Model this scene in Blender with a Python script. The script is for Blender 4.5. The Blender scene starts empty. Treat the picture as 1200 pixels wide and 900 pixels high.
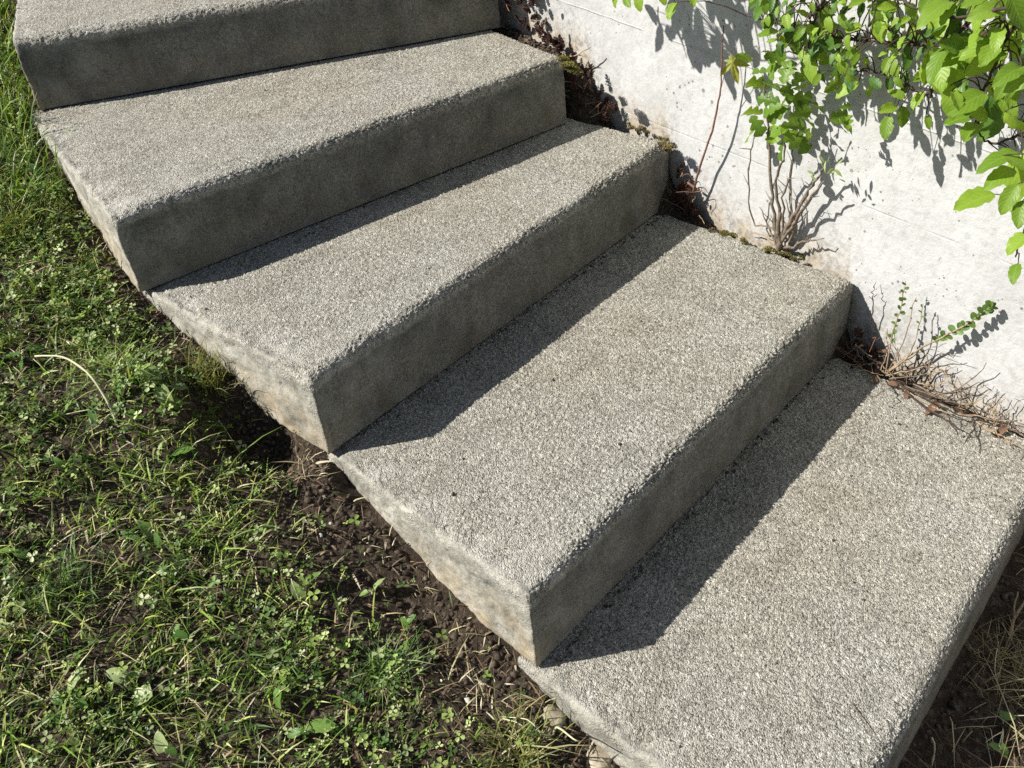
import bpy, math, random
import numpy as np
from mathutils import Vector, Matrix

# ------------------------------------------------------------------ camera, sky, sun, exposure
scene = bpy.context.scene
CAM = np.array([0.0, 0.0, 1.06258294])
RIGHT = np.array([0.6478681, -0.75643752, -0.08982877])
UP = np.array([0.50716571, 0.34034539, 0.79180046])
FWD = np.array([0.56837477, 0.55854033, -0.60413809])
FPX = 1050.4
cam_data = bpy.data.cameras.new("camera")
cam_data.sensor_fit = 'HORIZONTAL'
cam_data.sensor_width = 36.0
cam_data.lens = 36.0 * FPX / 1200.0
cam_data.clip_start = 0.01
cam_data.clip_end = 500.0
cam = bpy.data.objects.new("camera", cam_data)
scene.collection.objects.link(cam)
cam.matrix_world = Matrix(((RIGHT[0], UP[0], -FWD[0], CAM[0]), (RIGHT[1], UP[1], -FWD[1], CAM[1]),
                           (RIGHT[2], UP[2], -FWD[2], CAM[2]), (0, 0, 0, 1)))
scene.camera = cam

SUN_D = np.array([.131, -.112, -.15])
SUN_D = SUN_D / np.linalg.norm(SUN_D)
world = bpy.data.worlds.new("World")
scene.world = world
world.use_nodes = True
wn = world.node_tree.nodes
sky = wn.new('ShaderNodeTexSky')
sky.sky_type = 'NISHITA'
sky.sun_disc = False
sky.sun_elevation = math.asin(-SUN_D[2])
sky.sun_rotation = math.atan2(-SUN_D[0], -SUN_D[1])
wn['Background'].inputs['Strength'].default_value = 0.05
world.node_tree.links.new(sky.outputs[0], wn['Background'].inputs['Color'])
sun_data = bpy.data.lights.new("sun", 'SUN')
sun_data.energy = 5.0
sun_data.angle = math.radians(0.5)
sun_data.color = (1.0, 0.955, 0.88)
sun = bpy.data.objects.new("sun", sun_data)
scene.collection.objects.link(sun)
sun.location = (-3, 4, 6)
sun.rotation_euler = Vector(SUN_D).to_track_quat('-Z', 'Y').to_euler()
scene.view_settings.view_transform = 'Standard'
scene.view_settings.look = 'None'
scene.view_settings.exposure = 0.68
scene.view_settings.gamma = 1.0
scene.view_settings.use_curve_mapping = False
scene.render.engine = 'CYCLES'
scene.cycles.max_bounces = 6
scene.cycles.use_denoising = False

random.seed(7)
rng = np.random.default_rng(11)
col = scene.collection

# ------------------------------------------------------------------ helpers
WALL_X, WALL_S = 1.37, 0.2                         # the wall's face: x = WALL_X + WALL_S * y
WN = np.array([-1, WALL_S, 0]) / math.hypot(1, WALL_S)


def ray(p):
    return FWD * FPX + RIGHT * (p[0] - 600) - UP * (p[1] - 450)


def on_wall(px, py, off=0.0):                       # a point of the photo, off metres in front of the wall
    d = ray((px, py))
    a = np.array([WALL_X, 0, 0]) + WN * off
    return CAM + d * (((a - CAM) @ WN) / (d @ WN))


def on_level(px, py, z):
    d = ray((px, py))
    return CAM + d * ((z - CAM[2]) / d[2])


def hash3(i, j, k, seed):
    n = (i.astype(np.int64) * 374761393 + j.astype(np.int64) * 668265263 + k.astype(np.int64) * 2147483647
         + seed * 974634777) & 0xFFFFFFFF
    n = ((n ^ (n >> 13)) * 1274126177) & 0xFFFFFFFF
    n = ((n ^ (n >> 16)) * 2246822519) & 0xFFFFFFFF
    return ((n ^ (n >> 15)) & 0xFFFFFF) / float(0xFFFFFF)


def vnoise(P, scale, seed=0, octaves=1):
    P = np.asarray(P, float)
    out = np.zeros(P.shape[:-1])
    amp, tot = 1.0, 0.0
    for o in range(octaves):
        Q = P / scale * (2.03 ** o) + 100.37
        I = np.floor(Q).astype(np.int64)
        T = Q - I
        T = T * T * (3 - 2 * T)
        r = 0
        for a in (0, 1):
            for b in (0, 1):
                for c in (0, 1):
                    w = (T[..., 0] if a else 1 - T[..., 0]) * (T[..., 1] if b else 1 - T[..., 1]) * (T[..., 2] if c else 1 - T[..., 2])
                    r = r + w * hash3(I[..., 0] + a, I[..., 1] + b, I[..., 2] + c, seed + o * 17)
        out += (r * 2 - 1) * amp
        tot += amp
        amp *= .5
    return out / tot


def worley(P, cell, seed):
    """distance to the nearest of a jittered set of points, and a random number of that point"""
    Q = P / cell + 50.5
    I = np.floor(Q).astype(np.int64)
    best = np.full(len(P), 9.0)
    rnd = np.zeros(len(P))
    for a in (-1, 0, 1):
        for b in (-1, 0, 1):
            for c in (-1, 0, 1):
                A, B, C_ = I[:, 0] + a, I[:, 1] + b, I[:, 2] + c
                dx = A + hash3(A, B, C_, seed) - Q[:, 0]
                dy = B + hash3(A, B, C_, seed + 1) - Q[:, 1]
                dz = C_ + hash3(A, B, C_, seed + 2) - Q[:, 2]
                d = dx * dx + dy * dy + dz * dz
                m = d < best
                best = np.where(m, d, best)
                rnd = np.where(m, hash3(A, B, C_, seed + 3), rnd)
    return np.sqrt(best), rnd


def mesh_np(name, V, faces_list, smooth=True):
    """V (n,3); faces_list: list of (m,k) int arrays"""
    me = bpy.data.meshes.new(name)
    V = np.asarray(V, np.float32)
    me.vertices.add(len(V))
    me.vertices.foreach_set("co", V.ravel())
    idx = np.concatenate([np.asarray(f, np.int32).ravel() for f in faces_list])
    sizes = np.concatenate([np.full(len(f), np.asarray(f).shape[1], np.int32) for f in faces_list])
    starts = np.concatenate([[0], np.cumsum(sizes)[:-1]]).astype(np.int32)
    me.loops.add(len(idx))
    me.loops.foreach_set("vertex_index", idx)
    me.polygons.add(len(sizes))
    me.polygons.foreach_set("loop_start", starts)
    me.polygons.foreach_set("loop_total", sizes)
    me.update(calc_edges=True)
    me.validate()
    if smooth:
        me.polygons.foreach_set("use_smooth", np.ones(len(me.polygons), bool))
    return me


def attr_color(me, name, C):
    a = me.color_attributes.new(name, 'FLOAT_COLOR', 'POINT')
    C = np.asarray(C, np.float32)
    if C.shape[1] == 3:
        C = np.concatenate([C, np.ones((len(C), 1), np.float32)], 1)
    a.data.foreach_set("color", C.ravel())


def attr_float(me, name, A):
    a = me.attributes.new(name, 'FLOAT', 'POINT')
    a.data.foreach_set("value", np.asarray(A, np.float32).ravel())


def link(name, me, mat=None, parent=None):
    o = bpy.data.objects.new(name, me)
    col.objects.link(o)
    if mat is not None and me is not None and len(me.materials) == 0:
        me.materials.append(mat)
    if parent is not None:
        o.parent = parent
    return o


def tag(o, label=None, cat=None, group=None, kind=None):
    if label: o['label'] = label
    if cat: o['category'] = cat
    if group: o['group'] = group
    if kind: o['kind'] = kind
    return o


def empty(name, loc, label, cat, group=None):
    o = bpy.data.objects.new(name, None)
    o.empty_display_size = .02
    o.location = loc
    col.objects.link(o)
    return tag(o, label, cat, group)


class Nodes:
    def __init__(s, name):
        s.mat = bpy.data.materials.new(name)
        s.mat.use_nodes = True
        s.t = s.mat.node_tree
        s.b = s.t.nodes['Principled BSDF']
        s.out = s.t.nodes['Material Output']

    def n(s, typ, **kw):
        nd = s.t.nodes.new('ShaderNode' + typ)
        for k, v in kw.items():
            if k in nd.inputs:
                s.put(nd.inputs[k], v)
            else:
                setattr(nd, k, v)
        return nd

    def put(s, sock, v):
        if hasattr(v, 'is_output') or isinstance(v, bpy.types.NodeSocket):
            s.t.links.new(v, sock)
        else:
            sock.default_value = v

    def coord(s, kind='Object'):
        return s.n('TexCoord').outputs[kind]

    def noise(s, vec, scale, detail=3, rough=.55):
        nd = s.n('TexNoise')
        s.put(nd.inputs['Vector'], vec)
        nd.inputs['Scale'].default_value = scale
        nd.inputs['Detail'].default_value = detail
        nd.inputs['Roughness'].default_value = rough
        return nd.outputs['Fac']

    def voro(s, vec, scale, feature='F1'):
        nd = s.n('TexVoronoi')
        nd.feature = feature
        s.put(nd.inputs['Vector'], vec)
        nd.inputs['Scale'].default_value = scale
        return nd

    def math(s, op, a, b=None, clamp=False):
        nd = s.n('Math', operation=op)
        nd.use_clamp = clamp
        s.put(nd.inputs[0], a)
        if b is not None: s.put(nd.inputs[1], b)
        return nd.outputs[0]

    def ramp(s, fac, stops, interp='LINEAR'):
        nd = s.n('ValToRGB')
        cr = nd.color_ramp
        cr.interpolation = interp
        while len(cr.elements) < len(stops): cr.elements.new(.5)
        for e, (p, c) in zip(cr.elements, stops):
            e.position = p
            e.color = (*c, 1) if not isinstance(c, (int, float)) else (c, c, c, 1)
        s.put(nd.inputs[0], fac)
        return nd.outputs[0]

    def mix(s, fac, a, b, blend='MIX'):
        nd = s.n('Mix')
        nd.data_type = 'RGBA'
        nd.blend_type = blend
        s.put(nd.inputs[0], fac)
        for k, v in ((6, a), (7, b)):
            if isinstance(v, tuple) and len(v) == 3: v = (*v, 1)
            s.put(nd.inputs[k], v)
        return nd.outputs[2]

    def attr(s, name, out='Fac'):
        nd = s.n('Attribute')
        nd.attribute_name = name
        return nd.outputs[out]

    def bump(s, h, strength=.5, dist=.002, normal=None):
        nd = s.n('Bump')
        nd.inputs['Strength'].default_value = strength
        nd.inputs['Distance'].default_value = dist
        s.put(nd.inputs['Height'], h)
        if normal is not None: s.put(nd.inputs['Normal'], normal)
        return nd.outputs[0]


# ------------------------------------------------------------------ materials
def mat_concrete():
    m = Nodes('cast concrete with exposed aggregate')
    co = m.coord()
    top = m.attr('aggregate')
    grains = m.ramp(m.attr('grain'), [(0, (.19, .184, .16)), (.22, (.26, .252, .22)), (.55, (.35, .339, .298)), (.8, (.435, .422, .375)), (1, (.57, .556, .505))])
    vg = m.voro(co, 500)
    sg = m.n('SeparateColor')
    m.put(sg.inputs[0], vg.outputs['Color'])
    c_top = m.mix(1.0, grains, m.ramp(sg.outputs[0], [(0, .22), (.14, .62), (.4, .98), (.8, 1.15), (1, 1.55)]), 'MULTIPLY')  # random grain tones; the darkest also paint tiny shadows between grains
    # patches of grey and beige, damp dirt
    big = m.noise(co, 3.2, 4, .62)
    c_top = m.mix(m.ramp(big, [(.35, 0.0), (.7, .6)]), c_top, m.mix(.8, c_top, (1.0, .91, .80), 'MULTIPLY'))
    big2 = m.noise(co, 13.0, 4, .7)
    c_top = m.mix(m.ramp(big2, [(.44, 0.0), (.74, .7)]), c_top, m.mix(1.0, c_top, (.62, .62, .60), 'MULTIPLY'))
    c_top = m.mix(m.math('MULTIPLY', m.attr('edgewear'), m.ramp(m.noise(co, 30, 4, .7), [(.42, 0.0), (.62, .75)])), c_top, (.52, .505, .46))
    # formed faces: grey paste, darkened on the risers to deepen their shade, streaks, pores, soil stain low down
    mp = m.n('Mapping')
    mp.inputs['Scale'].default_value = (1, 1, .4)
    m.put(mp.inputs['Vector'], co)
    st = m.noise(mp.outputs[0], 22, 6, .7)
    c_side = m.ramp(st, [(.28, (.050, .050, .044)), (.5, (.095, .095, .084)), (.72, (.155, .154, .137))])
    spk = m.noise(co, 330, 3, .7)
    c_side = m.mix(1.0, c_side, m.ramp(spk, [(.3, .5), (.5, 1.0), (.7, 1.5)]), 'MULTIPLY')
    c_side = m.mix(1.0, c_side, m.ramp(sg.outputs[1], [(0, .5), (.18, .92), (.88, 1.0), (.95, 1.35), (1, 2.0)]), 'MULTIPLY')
    pale = m.ramp(m.noise(co, 38, 6, .7), [(.28, (.22, .205, .165)), (.45, (.38, .362, .31)), (.6, (.48, .463, .41)), (.8, (.58, .562, .51))])
    pale = m.mix(1.0, pale, m.ramp(spk, [(.3, .45), (.45, .9), (.6, 1.05), (.7, 1.2)]), 'MULTIPLY')
    c_side = m.mix(m.attr('side'), c_side, pale)
    soil = m.math('MULTIPLY', m.attr('lowness'), m.ramp(m.noise(co, 20, 4, .65), [(.32, 0.0), (.62, 1.0)]))
    c_side = m.mix(m.math('MULTIPLY', soil, .8), c_side, (.38, .29, .165))
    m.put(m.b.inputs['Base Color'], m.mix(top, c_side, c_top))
    m.b.inputs['Roughness'].default_value = .9
    m.b.inputs['Specular IOR Level'].default_value = .25
    m.put(m.b.inputs['Normal'], m.bump(m.math('ADD', m.math('MULTIPLY', m.math('SUBTRACT', 1.0, vg.outputs['Distance']), m.math('ADD', m.math('MULTIPLY', top, .9), .1)), m.math('MULTIPLY', spk, .35)), 1.0, .0020))
    return m.mat


def mat_wall():
    m = Nodes('weathered white painted concrete')
    co = m.coord()
    n1 = m.noise(co, 7, 6, .65)
    base = m.ramp(n1, [(.3, (.435, .438, .435)), (.5, (.49, .494, .492)), (.7, (.53, .534, .533))])
    fine = m.noise(co, 60, 6, .75)
    base = m.mix(m.ramp(fine, [(.48, 0.0), (.68, .6)]), base, (.33, .325, .31))
    sp = m.voro(co, 38)
    spm = m.math('LESS_THAN', sp.outputs['Distance'], m.math('MULTIPLY', m.math('SUBTRACT', m.noise(co, 14, 2), .42), .55))
    base = m.mix(m.math('MULTIPLY', spm, .75), base, (.16, .15, .13))
    sp2 = m.voro(co, 120)
    spm2 = m.math('LESS_THAN', sp2.outputs['Distance'], m.math('MULTIPLY', m.math('SUBTRACT', m.noise(co, 5, 3), .46), .9))
    base = m.mix(m.math('MULTIPLY', spm2, .6), base, (.30, .28, .25))
    # splashed soil near the foot of the wall
    low = m.attr('foot')
    dirt = m.math('MULTIPLY', low, m.ramp(m.noise(co, 24, 6, .7), [(.34, 0.0), (.58, 1.0)]))
    base = m.mix(m.math('MULTIPLY', dirt, .8), base, (.40, .32, .215))
    lich = m.math('MULTIPLY', m.attr('foot2'), m.ramp(m.noise(co, 70, 6, .75), [(.47, 0.0), (.58, 1.0)]))
    base = m.mix(m.math('MULTIPLY', lich, .75), base, (.17, .155, .125))
    sp3 = m.voro(co, 75)
    spm3 = m.math('LESS_THAN', sp3.outputs['Distance'], m.math('MULTIPLY', m.math('SUBTRACT', m.noise(co, 9, 3, .7), .43), .8))
    base = m.mix(m.math('MULTIPLY', spm3, .8), base, (.13, .125, .11))
    m.put(m.b.inputs['Base Color'], base)
    m.b.inputs['Roughness'].default_value = .85
    m.b.inputs['Specular IOR Level'].default_value = .2
    h = m.math('ADD', m.math('MULTIPLY', m.noise(co, 110, 6, .7), .7), m.math('MULTIPLY', spm, -.8))
    xyz = m.n('SeparateXYZ')
    m.put(xyz.inputs[0], co)
    for zl, sl, y0, am in ((.512, .077, 1.17, .55), (.289, .047, .45, -.35)):          # thin seams of the formwork
        l_ = m.math('SUBTRACT', xyz.outputs[2], m.math('ADD', m.math('MULTIPLY', m.math('SUBTRACT', xyz.outputs[1], y0), sl), zl))
        l_ = m.math('ADD', l_, m.math('MULTIPLY', m.math('SUBTRACT', m.noise(co, 22, 2), .5), .004))
        rd = m.math('SUBTRACT', 1.0, m.math('DIVIDE', m.math('ABSOLUTE', l_), .0022), True)
        brk = m.ramp(m.noise(co, 9, 3), [(.38, 0.0), (.5, 1.0)])
        h = m.math('ADD', h, m.math('MULTIPLY', m.math('MULTIPLY', rd, brk), am))
    m.put(m.b.inputs['Normal'], m.bump(h, .6, .004))
    return m.mat


def mat_soil():
    m = Nodes('dark garden soil')
    co = m.coord()
    n1 = m.noise(co, 60, 7, .7)
    base = m.ramp(n1, [(.3, (.033, .025, .019)), (.5, (.07, .053, .039)), (.7, (.13, .10, .075))])
    v = m.voro(co, 190)
    s = m.n('SeparateColor')
    m.put(s.inputs[0], v.outputs['Color'])
    base = m.mix(m.ramp(s.outputs[0], [(.8, 0.0), (.95, .6)]), base, (.20, .16, .12))
    m.put(m.b.inputs['Base Color'], base)
    m.b.inputs['Roughness'].default_value = 1.0
    m.b.inputs['Specular IOR Level'].default_value = .1
    h = m.math('ADD', n1, m.math('MULTIPLY', m.noise(co, 240, 4, .7), .5))
    m.put(m.b.inputs['Normal'], m.bump(h, .9, .012))
    return m.mat


def mat_tint(name, rough=.55, trans=.35, attr='tint', spec=.35):
    """plant material whose colour is stored per blade / leaf on the mesh"""
    m = Nodes(name)
    c = m.attr(attr, 'Color')
    m.put(m.b.inputs['Base Color'], c)
    m.b.inputs['Roughness'].default_value = rough
    m.b.inputs['Specular IOR Level'].default_value = spec
    if trans:
        tr = m.n('BsdfTranslucent')
        m.put(tr.inputs['Color'], m.mix(1.0, c, (1.2, 1.15, .55), 'MULTIPLY'))
        mx = m.n('MixShader')
        mx.inputs[0].default_value = trans
        m.t.links.new(m.b.outputs[0], mx.inputs[1])
        m.t.links.new(tr.outputs[0], mx.inputs[2])
        m.t.links.new(mx.outputs[0], m.out.inputs['Surface'])
    return m.mat


def mat_leaf(name, dark, light, vein, trans=.4, rough=.42, veins=True):
    m = Nodes(name)
    co = m.coord()
    oi = m.n('ObjectInfo')
    uv = m.n('UVMap')
    sep = m.n('SeparateXYZ')
    m.put(sep.inputs[0], uv.outputs[0])
    nz = m.noise(co, 90, 4, .6)
    fac = m.math('ADD', m.math('MULTIPLY', oi.outputs['Random'], .75), m.math('MULTIPLY', nz, .3))
    c = m.ramp(fac, [(.15, dark), (.85, light)])
    hgt = nz
    if veins:
        ax = m.math('ABSOLUTE', sep.outputs[0])
        mid = m.math('LESS_THAN', ax, .045)
        # side veins slant forward from the midrib
        ph = m.math('SUBTRACT', m.math('MULTIPLY', sep.outputs[1], 7.0), m.math('MULTIPLY', ax, 2.2))
        fr = m.math('ABSOLUTE', m.math('SUBTRACT', m.math('FRACT', ph), .5))
        sv = m.math('LESS_THAN', fr, .07)
        vm = m.math('MAXIMUM', mid, m.math('MULTIPLY', sv, .55))
        c = m.mix(m.math('MULTIPLY', vm, .35), c, vein)
        hgt = m.math('ADD', m.math('MULTIPLY', nz, .3), m.math('SUBTRACT', m.math('MULTIPLY', fr, 1.6), m.math('MULTIPLY', mid, .6)))
    m.put(m.b.inputs['Base Color'], c)
    m.b.inputs['Roughness'].default_value = rough
    m.b.inputs['Specular IOR Level'].default_value = .4
    m.put(m.b.inputs['Normal'], m.bump(hgt, .28, .0009))
    tr = m.n('BsdfTranslucent')
    m.put(tr.inputs['Color'], m.mix(1.0, c, (1.5, 1.35, .5), 'MULTIPLY'))
    mx = m.n('MixShader')
    mx.inputs[0].default_value = trans
    m.t.links.new(m.b.outputs[0], mx.inputs[1])
    m.t.links.new(tr.outputs[0], mx.inputs[2])
    m.t.links.new(mx.outputs[0], m.out.inputs['Surface'])
    return m.mat


def mat_plain(name, stops, scale=60, rough=.85, bump=.5, dist=.002, coord='Object'):
    m = Nodes(name)
    co = m.coord(coord)
    n1 = m.noise(co, scale, 6, .65)
    m.put(m.b.inputs['Base Color'], m.ramp(n1, stops))
    m.b.inputs['Roughness'].default_value = rough
    m.b.inputs['Specular IOR Level'].default_value = .25
    m.put(m.b.inputs['Normal'], m.bump(n1, bump, dist))
    return m.mat


M_CONC = mat_concrete()
M_WALL = mat_wall()
M_SOIL = mat_soil()
M_GRASS = mat_tint('grass blades', .45, .35, spec=.35)
M_STRAW = mat_tint('dry straw', .75, .12)
M_CLOD = mat_plain('soil clods', [(.3, (.026, .020, .015)), (.5, (.066, .050, .037)), (.68, (.18, .14, .105))], 45, 1.0, .8, .004)
M_LEAF = mat_leaf('fresh green shrub leaf', (.13, .24, .022), (.28, .43, .05), (.36, .48, .13), .45)
M_LEAFD = mat_leaf('dark shaded green shrub leaf', (.05, .12, .02), (.10, .20, .03), (.17, .28, .08), .3)  # darker green painted on leaves in shade, and on some at random
M_LOBED = mat_leaf('lobed leaf', (.07, .15, .016), (.20, .33, .035), (.26, .38, .08), .38)
M_MAPLE = mat_leaf('young maple leaf', (.22, .25, .04), (.30, .32, .06), (.35, .30, .10), .4)
M_WEED = mat_leaf('weed leaf', (.07, .16, .025), (.17, .29, .06), (.28, .38, .16), .3)
M_WEEDP = mat_leaf('pale weed leaf', (.24, .32, .12), (.36, .44, .20), (.42, .48, .28), .3)
M_EUON = mat_leaf('small round glossy leaf', (.045, .105, .018), (.12, .21, .035), (.20, .30, .09), .25, .4)
M_BARK = mat_plain('grey brown bark', [(.3, (.10, .075, .055)), (.6, (.21, .17, .13)), (.8, (.34, .29, .23))], 120, .9, .6, .002)
M_BARKD = mat_plain('dark branch bark', [(.3, (.035, .024, .02)), (.6, (.08, .055, .045)), (.8, (.14, .10, .08))], 120, .85, .6, .002)
M_REDST = mat_plain('reddish stem', [(.3, (.13, .055, .04)), (.6, (.23, .12, .08)), (.8, (.30, .19, .13))], 90, .7, .4, .001)
M_DEAD = mat_plain('dry straw coloured twig', [(.3, (.20, .14, .085)), (.55, (.34, .26, .17)), (.8, (.50, .41, .29))], 90, .85, .5, .001)
M_DRYLEAF = mat_plain('withered brown leaf', [(.3, (.09, .05, .033)), (.55, (.18, .105, .065)), (.8, (.29, .18, .12))], 80, .85, .6, .002)
M_SEDUM = mat_plain('withered dark red stonecrop', [(.3, (.035, .018, .014)), (.55, (.085, .04, .03)), (.8, (.18, .085, .06))], 110, .8, .5, .002)
M_MOSS = mat_tint('moss', .95, .1, spec=.1)
M_STONE = mat_plain('pale field stone', [(.3, (.24, .20, .14)), (.55, (.40, .35, .26)), (.8, (.52, .47, .38))], 40, .9, .6, .004)
M_PEBBLE = mat_plain('white pebble', [(.3, (.40, .38, .33)), (.6, (.58, .56, .50)), (.8, (.68, .66, .6))], 60, .8, .4, .002)
M_STALK = mat_plain('pale dry stalk', [(.3, (.42, .42, .24)), (.6, (.56, .55, .36)), (.8, (.66, .63, .46))], 60, .6, .3, .001)

# ------------------------------------------------------------------ terrain
GY = np.array([-60, -6, -1.0, -.3, .1, .5, .96, 1.416, 2.0, 2.5, 4.0, 7.0, 12., 60])
GZ = np.array([-1.6, -1.3, -.42, -.20, -.135, -.035, .115, .275, .425, .57, .98, 1.5, 1.9, 2.2])
EY = np.array([-60, .04, .06, .10, .53, .55, .96, .97, 1.41, 1.42, 2.0, 2.06, 2.45, 2.58, 2.62, 60])
EX = np.array([.50, .50, .50, .50, .515, .53, .545, .56, .56, .548, .70, .74, .93, .97, 1.75, 1.75])


def edge_x(y):                                     # plan line of the steps' ends towards the lawn
    return np.interp(y, EY, EX)


def smooth_interp(y, X, Z):
    out = 0
    for d in (-.08, -.04, 0, .04, .08):
        out = out + np.interp(y + d, X, Z)
    return out / 5


def ground_z(x, y):
    x = np.asarray(x, float)
    y = np.asarray(y, float)
    z = smooth_interp(y, GY, GZ)
    P = np.stack([x, y, np.zeros_like(x)], -1)
    near = np.clip(1.2 - np.hypot(x - .5, y - 1.2) / 4, 0, 1)
    z = z + vnoise(P, .11, 3, 3) * .012 * near + vnoise(P, .5, 5, 2) * .02
    e = edge_x(y) - x
    lawnside = np.clip(e / .12, 0, 1)
    z = z + lawnside * .012                                                # turf stands higher than the worn strip
    # hollow washed out beside the third step, with a small bank above it
    z = z - .085 * np.exp(-(((x - .505) / .055) ** 2 + ((y - 1.105) / .085) ** 2) ** 1.6)
    z = z + .03 * np.exp(-(((x - .535) / .03) ** 2 + ((y - .955) / .04) ** 2))
    z = z + .048 * np.exp(-(((x - .415) / .05) ** 2 + ((y - 1.22) / .10) ** 2))
    z = z - .02 * np.exp(-(((x - .47) / .05) ** 2 + ((y - .70) / .10) ** 2))
    # soil fills the slot between steps and wall up to near the treads
    wx = WALL_X + WALL_S * y
    slot = np.exp(-((x - wx + .02) / .05) ** 2)
    fill = np.interp(y, [-.2, .1, .13, .5, .54, .80, .95, 1.0, 1.15, 1.25, 1.35, 1.5], [-.15, -.10, -.008, -.006, .10, .12, .16, .25, .27, .40, .42, .44])
    z = np.where((y > -.2) & (y < 1.6) & (x > .9), z * (1 - slot) + np.maximum(z, fill) * slot, z)
    return z


def axis(parts):
    out = []
    for a, b, n in parts:
        out.append(np.linspace(a, b, n, endpoint=False))
    return np.concatenate(out)


gx = axis([(-60, -6, 8), (-6, -1, 12), (-1, -.25, 30), (-.25, .62, 125), (.62, 1.3, 45), (1.3, 1.75, 30), (1.75, 6, 10), (6, 60.1, 9)])
gy = axis([(-60, -5, 8), (-5, -.5, 14), (-.5, .25, 75), (.25, 2.5, 322), (2.5, 4, 40), (4, 10, 12), (10, 60.1, 9)])
GX, GYY = np.meshgrid(gx, gy)
GV = np.stack([GX, GYY, ground_z(GX, GYY)], -1)
ny, nx = GX.shape
ii = np.arange(ny * nx).reshape(ny, nx)
Q = np.stack([ii[:-1, :-1], ii[:-1, 1:], ii[1:, 1:], ii[1:, :-1]], -1).reshape(-1, 4)
ground = link('ground', mesh_np('ground', GV.reshape(-1, 3), [Q]), M_SOIL)
tag(ground, 'sloping bare garden soil under the lawn beside the steps', kind='structure')

# raised ground behind the wall
gx = np.linspace(0, 1, 14) ** 2 * 14
gy = np.linspace(-6, 8, 40)
BX, BY = np.meshgrid(gx, gy)
bx = WALL_X + WALL_S * BY + .19 + BX
bz = 1.0 + .12 * np.minimum(BX, 3) + vnoise(np.stack([BX, BY, BY * 0], -1), .4, 8, 2) * .03
ii = np.arange(BX.size).reshape(BX.shape)
Q = np.stack([ii[:-1, :-1], ii[:-1, 1:], ii[1:, 1:], ii[1:, :-1]], -1).reshape(-1, 4)
bank = link('raised_ground', mesh_np('raised_ground', np.stack([bx, BY, bz], -1).reshape(-1, 3), [Q]), M_SOIL)
tag(bank, 'raised garden bed behind the white wall', kind='structure')

# ------------------------------------------------------------------ white wall
ys = axis([(-6, .0, 12), (.0, 1.75, 390), (1.75, 8.01, 14)])
zs = axis([(-1.4, -.12, 4), (-.12, .74, 190), (.74, 1.06, 16)])
zs = np.append(zs, 1.06)
YY, ZZ = np.meshgrid(ys, zs)
P = np.stack([YY * 0, YY, ZZ], -1)
relief = vnoise(P, .22, 21, 3) * .004 + vnoise(P, .03, 22, 3) * .0012
for zl, sl, amp in ((.512, .077, .0004),):      # seams left by the formwork boards
    ln = zl + sl * (YY - (.45 if zl < .4 else 1.17))
    br = np.clip(vnoise(P, .12, 24) * 1.5 + .7, .15, 1)
    relief += amp * np.exp(-((ZZ - ln) / .0035) ** 2) * br
off = relief
fx = WALL_X + WALL_S * YY + WN[0] * off
fyy = YY + WN[1] * off
WV = np.stack([fx, fyy, ZZ], -1).reshape(-1, 3)
n0 = len(WV)
nz_, ny_ = YY.shape
ii = np.arange(n0).reshape(nz_, ny_)
Q = [np.stack([ii[:-1, :-1], ii[1:, :-1], ii[1:, 1:], ii[:-1, 1:]], -1).reshape(-1, 4)]
# top, back and ends
bt = np.stack([WALL_X + WALL_S * ys + .18, ys, ys * 0 + 1.06], -1)
bb = bt.copy(); bb[:, 2] = -1.4
WV = np.concatenate([WV, bt, bb])
it = n0 + np.arange(len(ys)); ib = it + len(ys)
Q.append(np.stack([ii[-1, :-1], it[:-1], it[1:], ii[-1, 1:]], -1))
Q.append(np.stack([it[:-1], ib[:-1], ib[1:], it[1:]], -1))
me = mesh_np('wall', WV, Q, smooth=True)
footz = np.interp(WV[:, 1], [-.2, .1, .5, .54, .95, 1.0, 1.2, 1.25, 1.6, 2.4], [-.1, -.03, .02, .14, .16, .3, .31, .42, .46, .75])
attr_float(me, 'foot', np.clip(1 - (WV[:, 2] - footz) / .065, 0, 1))
attr_float(me, 'foot2', np.clip(1 - (WV[:, 2] - footz) / .15, 0, 1) * np.clip(.55 + .9 * vnoise(WV, .16, 27, 2), 0, 1))
wall = link('garden_wall', me, M_WALL)
tag(wall, 'weathered white concrete wall rising along the right side of the steps', 'wall', kind='thing')


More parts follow.
